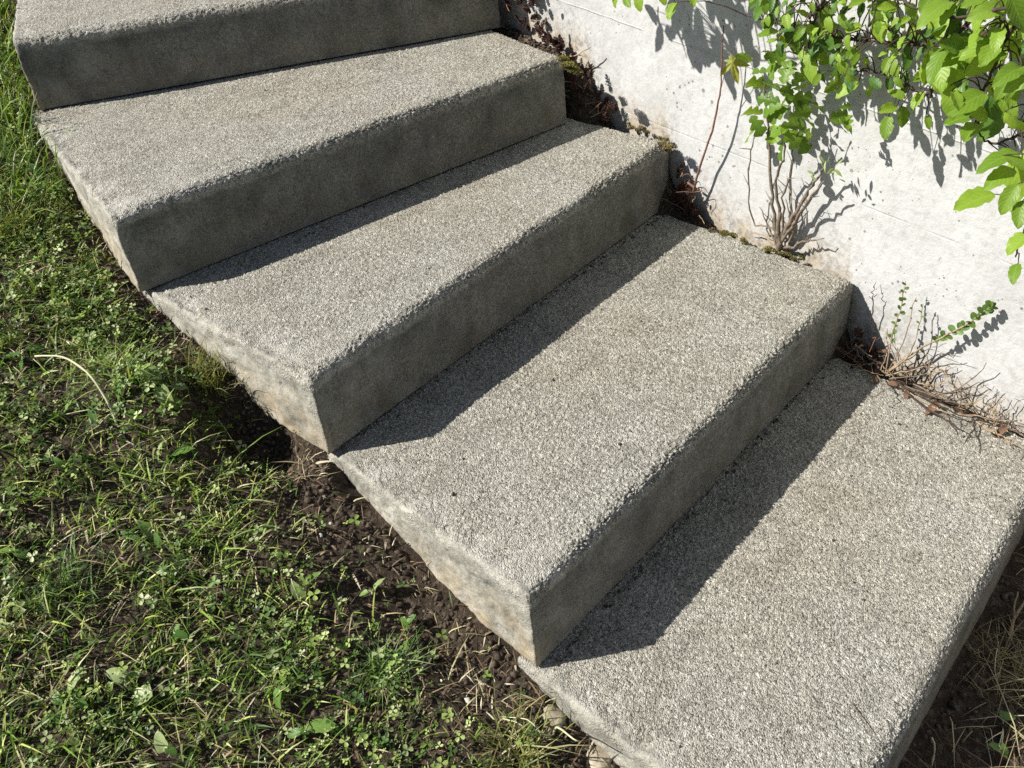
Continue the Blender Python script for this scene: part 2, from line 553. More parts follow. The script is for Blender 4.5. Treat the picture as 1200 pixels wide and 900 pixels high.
# ------------------------------------------------------------------ concrete block steps
def make_step(i, ztop, quad, cell, label, bulge=0.0, wear=1.0):
    FL, FR, RR, RL = [np.array(q, float) for q in quad]
    H = .1462
    lx = np.linalg.norm(FR - FL)
    ly = (np.linalg.norm(RL - FL) + np.linalg.norm(RR - FR)) / 2
    nx, ny, nz = int(lx / cell), int(ly / cell), int(H / (cell * 1.15))
    # faces of the lattice box: front (j=0), top (k=nz), left (i=0), right (i=nx), back (j=ny)
    def grid(a, b):
        A, B = np.meshgrid(np.arange(a + 1), np.arange(b + 1), indexing='ij')
        return A, B
    pts, quads = [], []
    def add(I, J, K, flip):
        n, m_ = I.shape
        base = sum(len(p) for p in pts)
        pts.append(np.stack([I, J, K], -1).reshape(-1, 3))
        ii = base + np.arange(n * m_).reshape(n, m_)
        q = np.stack([ii[:-1, :-1], ii[1:, :-1], ii[1:, 1:], ii[:-1, 1:]], -1).reshape(-1, 4)
        quads.append(q[:, ::-1] if flip else q)
    A, B = grid(nx, nz); add(A, 0 * A, B, False)
    A, B = grid(nx, ny); add(A, B, 0 * A + nz, False)
    A, B = grid(ny, nz); add(0 * A, A, B, True); add(0 * A + nx, A, B, False)
    A, B = grid(nx, 1); add(A, 0 * A + ny, B * nz, True)
    A, B = grid(1, ny); add(A * nx, B, 0 * A, True)
    L = np.concatenate(pts)
    key = (L[:, 0] * 100003 + L[:, 1]) * 1009 + L[:, 2]
    uq, first, inv = np.unique(key, return_index=True, return_inverse=True)
    L = L[first].astype(float)
    quads = [inv[q] for q in quads]
    p = np.stack([L[:, 0] / nx * lx, L[:, 1] / ny * ly, L[:, 2] / nz * H], -1)
    W = p + np.array([i * 3.1, i * 1.7, 0])
    # uneven rounding of the arrises
    wn_ = vnoise(W, .05, 31, 3) * .5 + .5
    r_front = (.014 + .008 * wn_)
    r_left = (.004 + .014 * wn_ ** 2 * wear)
    r_top = np.where(p[:, 0] < .03, .004 + .012 * wn_, .014 + .006 * wn_)
    r = np.stack([r_left, r_front, r_top], -1)
    # along the vertical arrises the rounding is small
    tz = np.clip((p[:, 2] - (H - .035)) / .03, 0, 1)
    r[:, 0] = .003 + (r[:, 0] - .003) * tz
    r[:, 1] = .003 + (r[:, 1] - .003) * np.maximum(tz, 0)
    lo = np.array([0, 0, -1e9]) + np.stack([r[:, 0], r[:, 1], 0 * r[:, 2]], -1)
    hi = np.stack([lx - r[:, 0], np.full(len(p), 1e9), H - r[:, 2]], -1)
    inner = np.clip(p, lo, hi)
    d = (p - inner) / r
    ln = np.linalg.norm(d, axis=1)
    mx = np.abs(d).max(1)
    k = np.where(ln > 1e-9, mx / np.maximum(ln, 1e-9), 1)
    p2 = inner + d * k[:, None] * r
    # slow waviness and knocks along the front arris
    wob = np.stack([vnoise(W, .16, 41, 2), vnoise(W, .16, 43, 2), vnoise(W, .22, 45, 2)], -1) * np.array([.0025, .0025, .0016])
    p2 = p2 + wob * np.clip(p[:, 2:3] / .02, 0, 1)
    edge = np.exp(-(((p[:, 1]) / .02) ** 2 + ((H - p[:, 2]) / .02) ** 2))
    chip = np.clip(vnoise(W, .018, 51, 2) - .12, 0, 1) * .004 * edge
    p2[:, 1] += chip
    p2[:, 2] -= chip * .7
    # worn, slightly battered end face towards the lawn
    endm = np.clip(1 - p[:, 0] / .05, 0, 1)
    p2[:, 0] += endm * (vnoise(W, .035, 61, 3) * .004 * wear - bulge * np.clip(1 - p[:, 2] / H, 0, 1))
    edl = np.exp(-(((p[:, 0]) / .03) ** 2 + ((H - p[:, 2]) / .03) ** 2))
    p2[:, 2] -= edl * np.clip(vnoise(W, .03, 63, 3) + .15, 0, 1) * .010 * wear
    # plan: bilinear into the quad
    s = (p2[:, 0] / lx)[:, None]
    t = (p2[:, 1] / ly)[:, None]
    xy = FL * (1 - s) * (1 - t) + FR * s * (1 - t) + RR * s * t + RL * (1 - s) * t
    V = np.concatenate([xy, (ztop - H + p2[:, 2])[:, None]], 1)
    org = np.array([*((FL + FR) / 2), ztop - H])
    me = mesh_np('concrete_step', V - org, quads)
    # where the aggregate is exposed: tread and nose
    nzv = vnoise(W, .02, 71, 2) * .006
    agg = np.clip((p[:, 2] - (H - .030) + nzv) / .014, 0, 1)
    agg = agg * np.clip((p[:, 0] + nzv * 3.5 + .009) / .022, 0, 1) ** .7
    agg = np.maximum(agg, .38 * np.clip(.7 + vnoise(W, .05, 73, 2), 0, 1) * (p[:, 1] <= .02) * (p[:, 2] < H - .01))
    d1, g1 = worley(W, .0040, 200 + i)
    d2, g2 = worley(W, .0030, 300 + i)
    worn = np.clip(vnoise(W, .13, 81, 3) * .9 + .75, .35, 1.2)
    lift = (np.clip(1.05 - d1 * 1.25, 0, 1) * (.45 + .9 * g1)) * .0031 + np.clip(1 - d2, 0, 1) * g2 * .0010 - .0016
    fine = vnoise(W, .012, 83, 4) * .0015 - .0016 * np.clip(vnoise(W, .006, 85, 1) - .62, 0, 1)
    d3, g3 = worley(W, .016, 400 + i)
    fine = fine - .0022 * np.clip((.17 - d3) / .08, 0, 1) * (g3 > .45) + np.where(p[:, 0] < .004, vnoise(W, .022, 89, 4) * .0028, 0)
    rough = 1 + 1.1 * np.exp(-(((p[:, 1]) / .022) ** 2 + ((H - p[:, 2]) / .022) ** 2))
    disp = agg * lift * worn * rough + (1 - agg) * fine
    N = np.zeros(len(V) * 3, np.float32)
    me.vertex_normals.foreach_get("vector", N)
    V = V - org + N.reshape(-1, 3) * disp[:, None]
    me.vertices.foreach_set("co", V.astype(np.float32).ravel())
    me.update()
    attr_float(me, 'grain', np.clip(.15 + .62 * g1 + .38 * (g2 - .5), 0, 1))
    attr_float(me, 'aggregate', agg)
    attr_float(me, 'edgewear', np.clip(np.exp(-p[:, 1] / .05) * np.clip(1.1 - p[:, 0] / .35, .12, 1) + .8 * np.exp(-p[:, 0] / .04), 0, 1))
    attr_float(me, 'side', np.clip(1 - p[:, 0] / .012, 0, 1) * (p[:, 1] > .0015) * np.clip(.75 + .7 * vnoise(W, .05, 87, 3), 0, 1))
    attr_float(me, 'lowness', np.clip(1 - p[:, 2] / (H * (.75 if wear else .4)), 0, 1) * np.where(p[:, 0] < .01, 1, .35))
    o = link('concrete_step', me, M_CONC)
    o.location = org
    return tag(o, label, 'step', 'concrete block steps')


STEPS = [
    (1, .60, [(.738, 2.052), (1.612, 1.488), (1.72, 1.76), (.99, 2.56)], .0028, 'uppermost concrete step, cut off by the top edge of the photo'),
    (2, .45, [(.548, 1.416), (1.515, 1.225), (1.66, 1.70), (.722, 2.10)], .0025, 'second concrete step from the top, turned slightly towards the wall'),
    (3, .30, [(.556, .963), (1.543, .975), (1.550, 1.40), (.562, 1.44)], .0022, 'middle concrete step beside the dark hollow in the soil'),
    (4, .15, [(.526, .531), (1.462, .516), (1.518, .99), (.566, .985)], .0020, 'second lowest concrete step, its corner pale and worn beside bare soil'),
    (5, .00, [(.492, .108), (1.372, .106), (1.425, .56), (.522, .565)], .0019, 'lowest and largest looking concrete step at the bottom right'),
]
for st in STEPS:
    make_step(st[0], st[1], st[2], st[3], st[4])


# ------------------------------------------------------------------ lawn: grass, clover, straw, clods
def bare(x, y):
    """1 in the worn strip beside the steps, 0 in the turf"""
    e = edge_x(y) - x
    w = np.interp(y, [-.5, .1, .35, .55, .8, 1.0, 1.15, 1.3, 1.6, 2.1, 3], [.06, .12, .22, .26, .24, .18, .11, .06, .025, .02, .02])
    P = np.stack([x, y, x * 0], -1)
    w = w * (1.05 + .9 * vnoise(P, .10, 91, 3)) + .02 * vnoise(P, .03, 93, 2)
    return np.clip(1.25 - e / np.maximum(w, .01), 0, 1)


def scatter(n, x0, x1, y0, y1, keep):
    x = rng.uniform(x0, x1, n)
    y = rng.uniform(y0, y1, n)
    k = (rng.uniform(0, 1, n) < keep(x, y)) & (x < edge_x(y) - .004)
    return x[k], y[k]


def blades(x, y, h, w, lean, tint, azim=None, zoff=0.0, curve=1.0):
    """one tapered, bent ribbon per blade; returns V, quads, tris, colours"""
    n = len(x)
    az = rng.uniform(0, 2 * np.pi, n) if azim is None else azim
    face = az + np.pi / 2 + rng.normal(0, .5, n)
    base = np.stack([x, y, ground_z(x, y) - .003 + zoff], -1)
    dirv = np.stack([np.cos(az), np.sin(az), 0 * az], -1)
    sid = np.stack([np.cos(face), np.sin(face), rng.normal(0, .25, n)], -1)
    V = []
    for t, ww in ((0, .8), (.35, 1.0), (.7, .75), (1.0, 0)):
        c = base + dirv * (h * lean * (t ** 1.7) * curve + h * lean * .25 * t)[:, None]
        c[:, 2] += h * (t - .5 * np.clip(lean, 0, 1.6) * t * t * .9)
        if ww:
            V.append(c - sid * (w * ww / 2)[:, None])
            V.append(c + sid * (w * ww / 2)[:, None])
        else:
            V.append(c)
    V = np.stack(V, 1)                               # n,7,3
    b = (np.arange(n) * 7)[:, None]
    quads = np.concatenate([b + np.array([0, 1, 3, 2]), b + np.array([2, 3, 5, 4])])
    tris = b + np.array([4, 5, 6])
    C = np.repeat(tint[:, None, :], 7, 1)
    return V.reshape(-1, 3), quads, tris, C.reshape(-1, 3)


def blade_object(name, parts, mat, label=None, parent=None):
    Vs, Qs, Ts, Cs, o = [], [], [], [], 0
    for V, q, t, c in parts:
        Vs.append(V); Qs.append(q + o); Ts.append(t + o); Cs.append(c); o += len(V)
    me = mesh_np(name, np.concatenate(Vs), [np.concatenate(Qs), np.concatenate(Ts)], True)
    attr_color(me, 'tint', np.concatenate(Cs))
    return link(name, me, mat, parent)


GREENS = np.array([(.09, .17, .025), (.15, .25, .04), (.22, .32, .06), (.38, .45, .12), (.10, .18, .055), (.46, .46, .20)])
STRAWS = np.array([(.42, .37, .22), (.30, .24, .14), (.55, .50, .36), (.20, .14, .08), (.26, .17, .11), (.36, .34, .18)])


def pick(pal, n, var=.18):
    return np.clip(pal[rng.integers(0, len(pal), n)] * (1 + rng.normal(0, var, (n, 1))), .01, .8)


def k_grass(x, y):
    P = np.stack([x, y, x * 0], -1)
    return np.clip((1 - bare(x, y)) * (.60 + .75 * vnoise(P, .11, 95, 2) + .75 * vnoise(P, .035, 96, 2)), .012, 1)


parts = []
x, y = scatter(125000, -.32, 1.0, .28, 2.75, k_grass)
n = len(x)
parts.append(blades(x, y, rng.gamma(4, .0058, n) * (1 + .55 * vnoise(np.stack([x, y, x * 0], -1), .07, 94, 2)), rng.uniform(.0012, .0032, n), rng.uniform(.2, 1.4, n), pick(GREENS, n, .3)))
far = lambda X, Y: np.where((X > -.32) & (Y > .28) & (Y < 2.75), 0, k_grass(X, Y))
x, y = scatter(110000, -2.8, 1.75, -1.4, 4.6, far)
n = len(x)
parts.append(blades(x, y, rng.gamma(5, .0075, n), rng.uniform(.002, .004, n), rng.uniform(.25, 1.3, n), pick(GREENS, n)))
# longer light green grass along the upper step
x, y = scatter(2600, .45, .95, 1.75, 2.75, lambda X, Y: np.exp(-((edge_x(Y) - X - .05) / .07) ** 2))
n = len(x)
parts.append(blades(x, y, rng.uniform(.05, .11, n), rng.uniform(.002, .004, n), rng.uniform(.3, .9, n), pick(np.array([(.16, .27, .04), (.22, .32, .06), (.12, .22, .03)]), n)))
tag(blade_object('grass', parts, M_GRASS), 'short uneven green grass of the lawn left of the steps', 'grass', kind='stuff')

parts = []
x, y = scatter(26000, -.32, .9, .25, 2.6, lambda X, Y: np.clip(.35 + .15 * bare(X, Y) + .5 * vnoise(np.stack([X, Y, X * 0], -1), .12, 97), .05, 1))
n = len(x)
parts.append(blades(x, y, np.minimum(rng.gamma(3, .0055, n), .034), rng.uniform(.0008, .0024, n), rng.uniform(.7, 1.9, n), pick(STRAWS, n), zoff=.002))
# small withered scraps and chips lying on the soil
x, y = scatter(6500, -.32, .9, .2, 2.5, lambda X, Y: np.clip(.25 + .75 * bare(X, Y), .1, 1))
n = len(x)
parts.append(blades(x, y, np.minimum(rng.gamma(3, .0024, n), .018), rng.uniform(.0015, .0042, n), rng.uniform(1.2, 2.6, n), pick(np.array([(.20, .14, .09), (.33, .25, .16), (.11, .075, .05), (.46, .40, .29), (.15, .11, .075)]), n, .3), zoff=.003))
x, y = rng.uniform(.55, 1.5, 3000), rng.uniform(-.35, .09, 3000)
kk = rng.uniform(0, 1, 3000) < np.clip((.02 - y) / .06, .12, 1)
x, y = x[kk], y[kk]
n = len(x)
parts.append(blades(x, y, rng.gamma(4, .010, n), rng.uniform(.001, .002, n), rng.uniform(.8, 2.2, n), pick(STRAWS, n), zoff=.002))
tag(blade_object('dry_grass', parts, M_STRAW), 'withered straw coloured grass lying over soil and lawn', 'dry grass', kind='stuff')

# clover and other small round leaves
x, y = scatter(66000, -.32, .9, .25, 2.7, lambda X, Y: np.clip((1 - bare(X, Y)) * (.36 + 1.1 * vnoise(np.stack([X, Y, X * 0], -1), .13, 99, 2) + .9 * vnoise(np.stack([X, Y, X * 0], -1), .04, 98, 2)) + .02, 0.01, 1))
n = len(x)
hz = ground_z(x, y) + rng.uniform(.006, .034, n)
cz, fs = [], []
rad = np.minimum(rng.gamma(3, .0010, n) + .0012, .0072)
rot = rng.uniform(0, 2 * np.pi, n)
ctr = np.stack([x, y, hz], -1)
nrm = np.stack([rng.normal(0, .42, n), rng.normal(0, .42, n), np.ones(n)], -1)
nrm /= np.linalg.norm(nrm, axis=1)[:, None]
e1 = np.cross(nrm, np.array([.31, .95, .03])); e1 /= np.linalg.norm(e1, axis=1)[:, None]
e2 = np.cross(nrm, e1)
VV = []
for lf in range(3):
    a0 = rot + lf * 2.094
    for (rr, da, up) in ((.05, 0, 0), (.75, -.62, .16), (1.25, -.40, .22), (1.32, 0, .02), (1.25, .40, .22), (.75, .62, .16)):
        VV.append(ctr + (e1 * np.cos(a0 + da)[:, None] + e2 * np.sin(a0 + da)[:, None]) * (rad * rr)[:, None] + nrm * (rad * up)[:, None])
VV = np.stack(VV, 1)
b = (np.arange(n) * 18)[:, None]
Fq = np.concatenate([b + 6 * lf + np.array(q) for lf in range(3) for q in ((0, 1, 2, 3), (0, 3, 4, 5))])
me = mesh_np('clover', VV.reshape(-1, 3), [Fq], True)
tc = pick(np.array([(.11, .20, .035), (.18, .28, .06), (.30, .39, .11), (.42, .49, .23), (.08, .15, .04)]), n, .2)
attr_color(me, 'tint', np.repeat(tc, 18, 0))
tag(link('clover', me, M_GRASS), 'small round clover leaves growing thickly through the lawn', 'clover', kind='stuff')

# soil clods and crumbs
ICO_V = np.array([(0, 0, 1), (.89, 0, .45), (.28, .85, .45), (-.72, .53, .45), (-.72, -.53, .45), (.28, -.85, .45),
                  (.72, .53, -.45), (-.28, .85, -.45), (-.89, 0, -.45), (-.28, -.85, -.45), (.72, -.53, -.45), (0, 0, -1)])
ICO_F = np.array([(0, 1, 2), (0, 2, 3), (0, 3, 4), (0, 4, 5), (0, 5, 1), (1, 6, 2), (2, 7, 3), (3, 8, 4), (4, 9, 5), (5, 10, 1),
                  (6, 7, 2), (7, 8, 3), (8, 9, 4), (9, 10, 5), (10, 6, 1), (11, 7, 6), (11, 8, 7), (11, 9, 8), (11, 10, 9), (11, 6, 10)])


def lumps(x, y, r, squash=.7, z=None):
    n = len(x)
    V = ICO_V[None] * (1 + rng.normal(0, .34, (n, 12, 1)))
    a = rng.uniform(0, 6.28, n)
    ca, sa = np.cos(a)[:, None], np.sin(a)[:, None]
    X = V[..., 0] * ca - V[..., 1] * sa * .8
    Y = V[..., 0] * sa + V[..., 1] * ca * .8
    zz = (ground_z(x, y) if z is None else z) + r * .15
    V = np.stack([X * r[:, None] + x[:, None], Y * r[:, None] + y[:, None], V[..., 2] * (r * squash)[:, None] + zz[:, None]], -1)
    F = (np.arange(n) * 12)[:, None, None] + ICO_F[None]
    return V.reshape(-1, 3), F.reshape(-1, 3)


x, y = scatter(30000, -.1, .9, .15, 2.3, lambda X, Y: np.clip(bare(X, Y) * 1.1, .04, 1))
x2, y2 = rng.uniform(.55, 1.6, 2200), rng.uniform(-.4, .095, 2200)
yy = rng.uniform(.5, 1.55, 1500)
xx = WALL_X + WALL_S * yy - rng.uniform(.002, .034, 1500)
x, y = np.concatenate([x, x2, xx]), np.concatenate([y, y2, yy])
V, Fc = lumps(x, y, np.minimum(rng.gamma(1.6, .0014, len(x)) + .0008, .0062))
gv, gf, go = [V], [Fc], len(V)
for (q, zt, yl, n_) in ((STEPS[1][2], .45, None, 60), (STEPS[2][2], .30, 1.33, 150), (STEPS[3][2], .15, .965, 260), (STEPS[4][2], .0, .52, 260)):
    u = rng.uniform(.01, .99, n_); w_ = np.where(rng.uniform(0, 1, n_) < .85, 1 - np.abs(rng.normal(0, .012, n_)), rng.uniform(.05, 1, n_))
    q = np.array(q)
    fr = q[0] * (1 - u)[:, None] + q[1] * u[:, None]
    re = q[3] * (1 - u)[:, None] + q[2] * u[:, None]
    if yl is not None: re = np.where(re[:, 1:2] > yl, fr + (re - fr) * ((yl - fr[:, 1:2]) / (re[:, 1:2] - fr[:, 1:2])), re)
    xy = fr * (1 - w_)[:, None] + re * w_[:, None]
    v2, f2 = lumps(xy[:, 0], xy[:, 1], np.minimum(rng.gamma(1.5, .0006, n_) + .0005, .003), .6, z=np.full(n_, zt + .0008))
    gv.append(v2); gf.append(f2 + go); go += len(v2)
V, Fc = np.concatenate(gv), np.concatenate(gf)
tag(link('soil_crumbs', mesh_np('soil_crumbs', V, [Fc], False), M_CLOD), 'dark brown crumbs and clods of loose soil beside the steps', 'soil', kind='stuff')


# ------------------------------------------------------------------ tubes and leaves
def norm(v):
    v = np.asarray(v, float)
    return v / max(np.linalg.norm(v), 1e-9)


def spline(pts, n):
    P = np.asarray(pts, float)
    if len(P) == 2:
        t = np.linspace(0, 1, n)[:, None]
        return P[0] * (1 - t) + P[1] * t
    Q = np.concatenate([[2 * P[0] - P[1]], P, [2 * P[-1] - P[-2]]])
    out = []
    for u in np.linspace(0, len(P) - 1 - 1e-6, n):
        k = int(u); t = u - k
        a, b, c, d = Q[k:k + 4]
        out.append(.5 * (2 * b + (c - a) * t + (2 * a - 5 * b + 4 * c - d) * t * t + (3 * b - a - 3 * c + d) * t ** 3))
    return np.array(out)


def tube(pts, r0, r1, sides=6, n=10, jitter=.0, ctrl=True):
    P = spline(pts, n) if ctrl else np.asarray(pts)
    n = len(P)
    if jitter:
        P = P + rng.normal(0, jitter, P.shape) * np.clip(np.linspace(0, 3, n), 0, 1)[:, None]
    T = np.gradient(P, axis=0)
    T /= np.maximum(np.linalg.norm(T, axis=1), 1e-9)[:, None]
    ref = np.array([.13, .37, .92]) if abs(T[0] @ np.array([.13, .37, .92])) < .85 else np.array([.9, .2, .1])
    A = np.cross(T, ref); A /= np.linalg.norm(A, axis=1)[:, None]
    B = np.cross(T, A)
    R = np.linspace(r0, r1, n)
    if jitter: R = R * (1 + rng.normal(0, .12, n))
    an = np.linspace(0, 2 * np.pi, sides, endpoint=False)
    V = P[:, None] + (A[:, None] * np.cos(an)[None, :, None] + B[:, None] * np.sin(an)[None, :, None]) * R[:, None, None]
    ii = np.arange(n * sides).reshape(n, sides)
    jj = np.roll(ii, -1, 1)
    F = np.stack([ii[:-1], jj[:-1], jj[1:], ii[1:]], -1).reshape(-1, 4)
    V = np.concatenate([V.reshape(-1, 3), P[-1:] + T[-1:] * R[-1]])
    tip = np.stack([ii[-1], jj[-1], np.full(sides, n * sides)], -1)
    return V, F, tip


class Soup:
    def __init__(s): s.V, s.Q, s.T, s.o = [], [], [], 0
    def add(s, V, Q=None, T=None):
        s.V.append(V)
        if Q is not None: s.Q.append(np.asarray(Q) + s.o)
        if T is not None: s.T.append(np.asarray(T) + s.o)
        s.o += len(V)
        return s
    def mesh(s, name, org=(0, 0, 0), smooth=True):
        fl = []
        if s.Q: fl.append(np.concatenate(s.Q))
        if s.T: fl.append(np.concatenate(s.T))
        return mesh_np(name, np.concatenate(s.V) - np.asarray(org), fl, smooth)


def leaf_mesh(name, width, n=11, fold=.22, droop=.25, shape='ovate', wav=.0, twist=0.0):
    """base at the origin, tip towards +Y at length 1, upper face +Z"""
    ts = np.linspace(0, 1, n)
    V, UV = [], []
    for k, t in enumerate(ts):
        if shape == 'ovate':
            w = (t ** .62) * ((1 - t) ** .75) * 1.95
            if 0 < k < n - 1: w *= 1 + (.05 if k % 2 else -.05)
        elif shape == 'round':
            w = math.sqrt(max(0, 1 - (2 * t - 1) ** 2)) if t > .06 else .12
        elif shape == 'oblong':
            w = min(1, (t + .02) * 2.2) ** 1.2 * min(1, (1 - t) * 3.2 + .0) ** .7
        elif shape == 'heart':
            w = ((t + .12) ** .35) * ((1 - t) ** .6) * 1.2
        elif shape == 'lobed':
            env = (t ** .55) * ((1 - t) ** .35) * 1.55
            w = env * (.36 + .64 * abs(math.sin(math.pi * (t * 3.05 + .12))) ** .8) if 0 < k < n - 1 else 0.0
            w = max(w, .06 if t < .25 else 0)
        w *= width / 2
        zc = -droop * t * t
        yc = t * (1 - .12 * droop * t)
        xc = twist * t * t
        wv = wav * math.sin(k * 1.9)
        lead = .10 * w / max(width, .01) if shape == 'lobed' else 0
        V += [(xc - w, yc + lead, zc + fold * w + wv), (xc - w * .5, yc + lead * .5, zc + fold * .62 * w - wv * .3), (xc, yc, zc),
              (xc + w * .5, yc + lead * .5, zc + fold * .62 * w + wv * .3), (xc + w, yc + lead, zc + fold * w - wv)]
        UV += [(-1, t), (-.5, t), (0, t), (.5, t), (1, t)]
    V = np.array(V)
    ii = np.arange(n * 5).reshape(n, 5)
    F = np.stack([ii[:-1, :-1], ii[:-1, 1:], ii[1:, 1:], ii[1:, :-1]], -1).reshape(-1, 4)
    me = bpy.data.meshes.new(name)
    me.from_pydata(V.tolist(), [], F.tolist())
    uv = me.uv_layers.new(name='UVMap')
    for lp in me.loops: uv.data[lp.index].uv = UV[lp.vertex_index]
    me.polygons.foreach_set('use_smooth', np.ones(len(me.polygons), bool))
    me.update()
    return me


def palm_mesh(name):
    """five pointed lobes like a maple leaf; base at the origin, tip towards +Y"""
    out, UV = [], []
    lobes = [(-2.15, .42), (-1.05, .78), (0, 1.0), (1.05, .78), (2.15, .42)]
    ring = []
    for k, (a, r) in enumerate(lobes):
        for da, rr in ((-.36, .50), (-.20, .66), (-.13, .80), (0, 1.0), (.13, .80), (.20, .66), (.36, .50)):
            ring.append((a + da, r * rr, abs(da)))
        if k < 4:
            ring.append((a + (lobes[k + 1][0] - a) / 2, .26, .5))
    V = [(0, .30, 0)]
    for a, r, f in ring:
        V.append((math.sin(a) * r * .75, .30 + math.cos(a) * r * .72, -.18 * r * r - .05 + .25 * f * r))
    V.append((0, .0, 0))
    nn = len(V)
    F = [(0, k + 1, k) for k in range(1, nn - 1)] + [(0, 1, nn - 1)]
    me = bpy.data.meshes.new(name)
    me.from_pydata(V, [], F)
    uv = me.uv_layers.new(name='UVMap')
    for lp in me.loops:
        v = V[lp.vertex_index]
        uv.data[lp.index].uv = (v[0], v[1])
    me.update()
    return me


def variants(name, mats, count=4, **kw):
    out = []
    for mt in mats:
        row = []
        for k in range(count):
            a = dict(kw)
            a['width'] = kw['width'] * random.uniform(.88, 1.12)
            a['droop'] = kw.get('droop', .25) * random.uniform(.3, 1.6)
            a['fold'] = kw.get('fold', .22) * random.uniform(.4, 1.5)
            a['twist'] = random.uniform(-.12, .12)
            me = leaf_mesh(name, **a)
            me.materials.append(mt)
            row.append(me)
        out.append(row)
    return out


L_SHRUB = variants('leaf', [M_LEAF, M_LEAFD], 7, width=.70, wav=.03, fold=.3, droop=.32)
L_LOBED = variants('leaf', [M_LOBED], 4, width=.82, n=19, shape='lobed', wav=.012, droop=.3)
L_WEED = variants('leaf', [M_WEED, M_WEEDP], 3, width=.42, shape='oblong', wav=.02, droop=.35)
L_HEART = variants('leaf', [M_WEED, M_WEEDP], 3, width=.95, shape='heart', wav=.02, droop=.2)
L_ROUND = variants('leaf', [M_EUON], 3, width=.78, n=8, shape='round', droop=.1)
L_NARROW = variants('leaf', [M_WEEDP], 3, width=.28, n=7, shape='oblong', droop=.3)
P_MAPLE = palm_mesh('leaf'); P_MAPLE.materials.append(M_MAPLE)


def place_leaf(me, base, tipdir, nrm, length, parent, name='leaf'):
    y = norm(tipdir)
    z = norm(nrm) - y * (norm(nrm) @ y)
    z = norm(z)
    x = np.cross(y, z)
    o = link(name, me, None, parent)
    M = Matrix(((x[0], y[0], z[0], base[0]), (x[1], y[1], z[1], base[1]), (x[2], y[2], z[2], base[2]), (0, 0, 0, 1)))
    pw = np.zeros(3)
    q = parent
    while q is not None:
        pw = pw + np.array(q.location); q = q.parent
    M.translation = M.translation - Vector(pw)
    o.matrix_basis = M @ Matrix.Diagonal((length, length, length, 1))
    return o


def screen_dir(ang, into=0.0):
    a = math.radians(ang)
    return norm(RIGHT * math.cos(a) - UP * math.sin(a) + FWD * into)


def depth(P):
    return (np.asarray(P) - CAM) @ FWD


def world_loc(o):
    p = np.zeros(3)
    while o is not None:
        p = p + np.array(o.location); o = o.parent
    return p


def part_tube(name, parent, pts, r0, r1, mat, sides=6, n=10, jitter=0.0, extra=None):
    """a bent stem as its own mesh, in the frame of its parent"""
    s = Soup()
    V, F, T = tube(pts, r0, r1, sides, n, jitter)
    s.add(V, F, T)
    if extra:
        for e in extra:
            V, F, T = tube(*e); s.add(V, F, T)
    return link(name, s.mesh(name, world_loc(parent) if parent else (0, 0, 0)), mat, parent)


# ------------------------------------------------------------------ shrub hanging over the wall
root = np.array([WALL_X + WALL_S * .45 + .42, .45, 1.06])
rootb = root + np.array([.06, .42, 0])
shrub = empty('overhanging_shrub', root, 'shrub with large light green leaves hanging down at the upper right corner', 'shrub')
shrubb = empty('overhanging_shrub', rootb, 'shrub with smaller leaves on dark branches, spread over the wall top centre right', 'shrub')
OWNER = [1, 0, 0, 0, 1, 1, 1, 1, 0]                   # which of the two shrubs a branch belongs to
W_ = on_wall
over = [root + np.array([-.12, .0, .10]), root + np.array([-.38, .02, .13])]
overb = [rootb + np.array([-.12, -.1, .10]), rootb + np.array([-.36, -.25, .13])]
BR = [
    [rootb, *overb, W_(1230, -70, .17), W_(1150, 40, .13), W_(1075, 52, .10), W_(1000, 46, .085), W_(935, 34, .075), W_(876, 19, .07)],
    [root, root + np.array([-.2, -.12, .12]), W_(1300, 40, .2), W_(1240, 120, .17), W_(1170, 168, .14), W_(1140, 150, .13)],
    [root, root + np.array([-.2, -.16, .10]), W_(1320, 60, .22), W_(1235, 190, .2), W_(1205, 260, .19), W_(1190, 300, .18)],
    [root, over[0], W_(1230, -80, .2), W_(1190, 20, .2), W_(1165, 80, .18), W_(1150, 110, .17)],
    [rootb, overb[1], W_(1180, -70, .12), W_(1130, 30, .10), W_(1095, 100, .08), W_(1085, 112, .07), W_(1040, 88, .06), W_(1000, 82, .05)],
    [rootb, rootb + np.array([-.30, -.1, .16]), W_(1060, -80, .15), W_(985, -20, .12), W_(960, 10, .10), W_(945, 60, .08)],
    [rootb, rootb + np.array([-.30, .1, .2]), W_(960, -150, .22), W_(840, -120, .25), W_(740, -90, .25), W_(690, -70, .24)],
    [rootb, rootb + np.array([-.32, -.05, .2]), W_(1000, -120, .16), W_(930, -60, .16), W_(890, -15, .12), W_(895, 25, .06)],
    [root, root + np.array([-.2, -.05, .2]), W_(1250, -60, .26), W_(1200, 0, .25), W_(1120, 20, .22), W_(1050, 0, .20)],
]
branch_pts, branch_objs = [], []
petioles = [[] for _ in BR]
BS = [spline(b, 44) for b in BR]
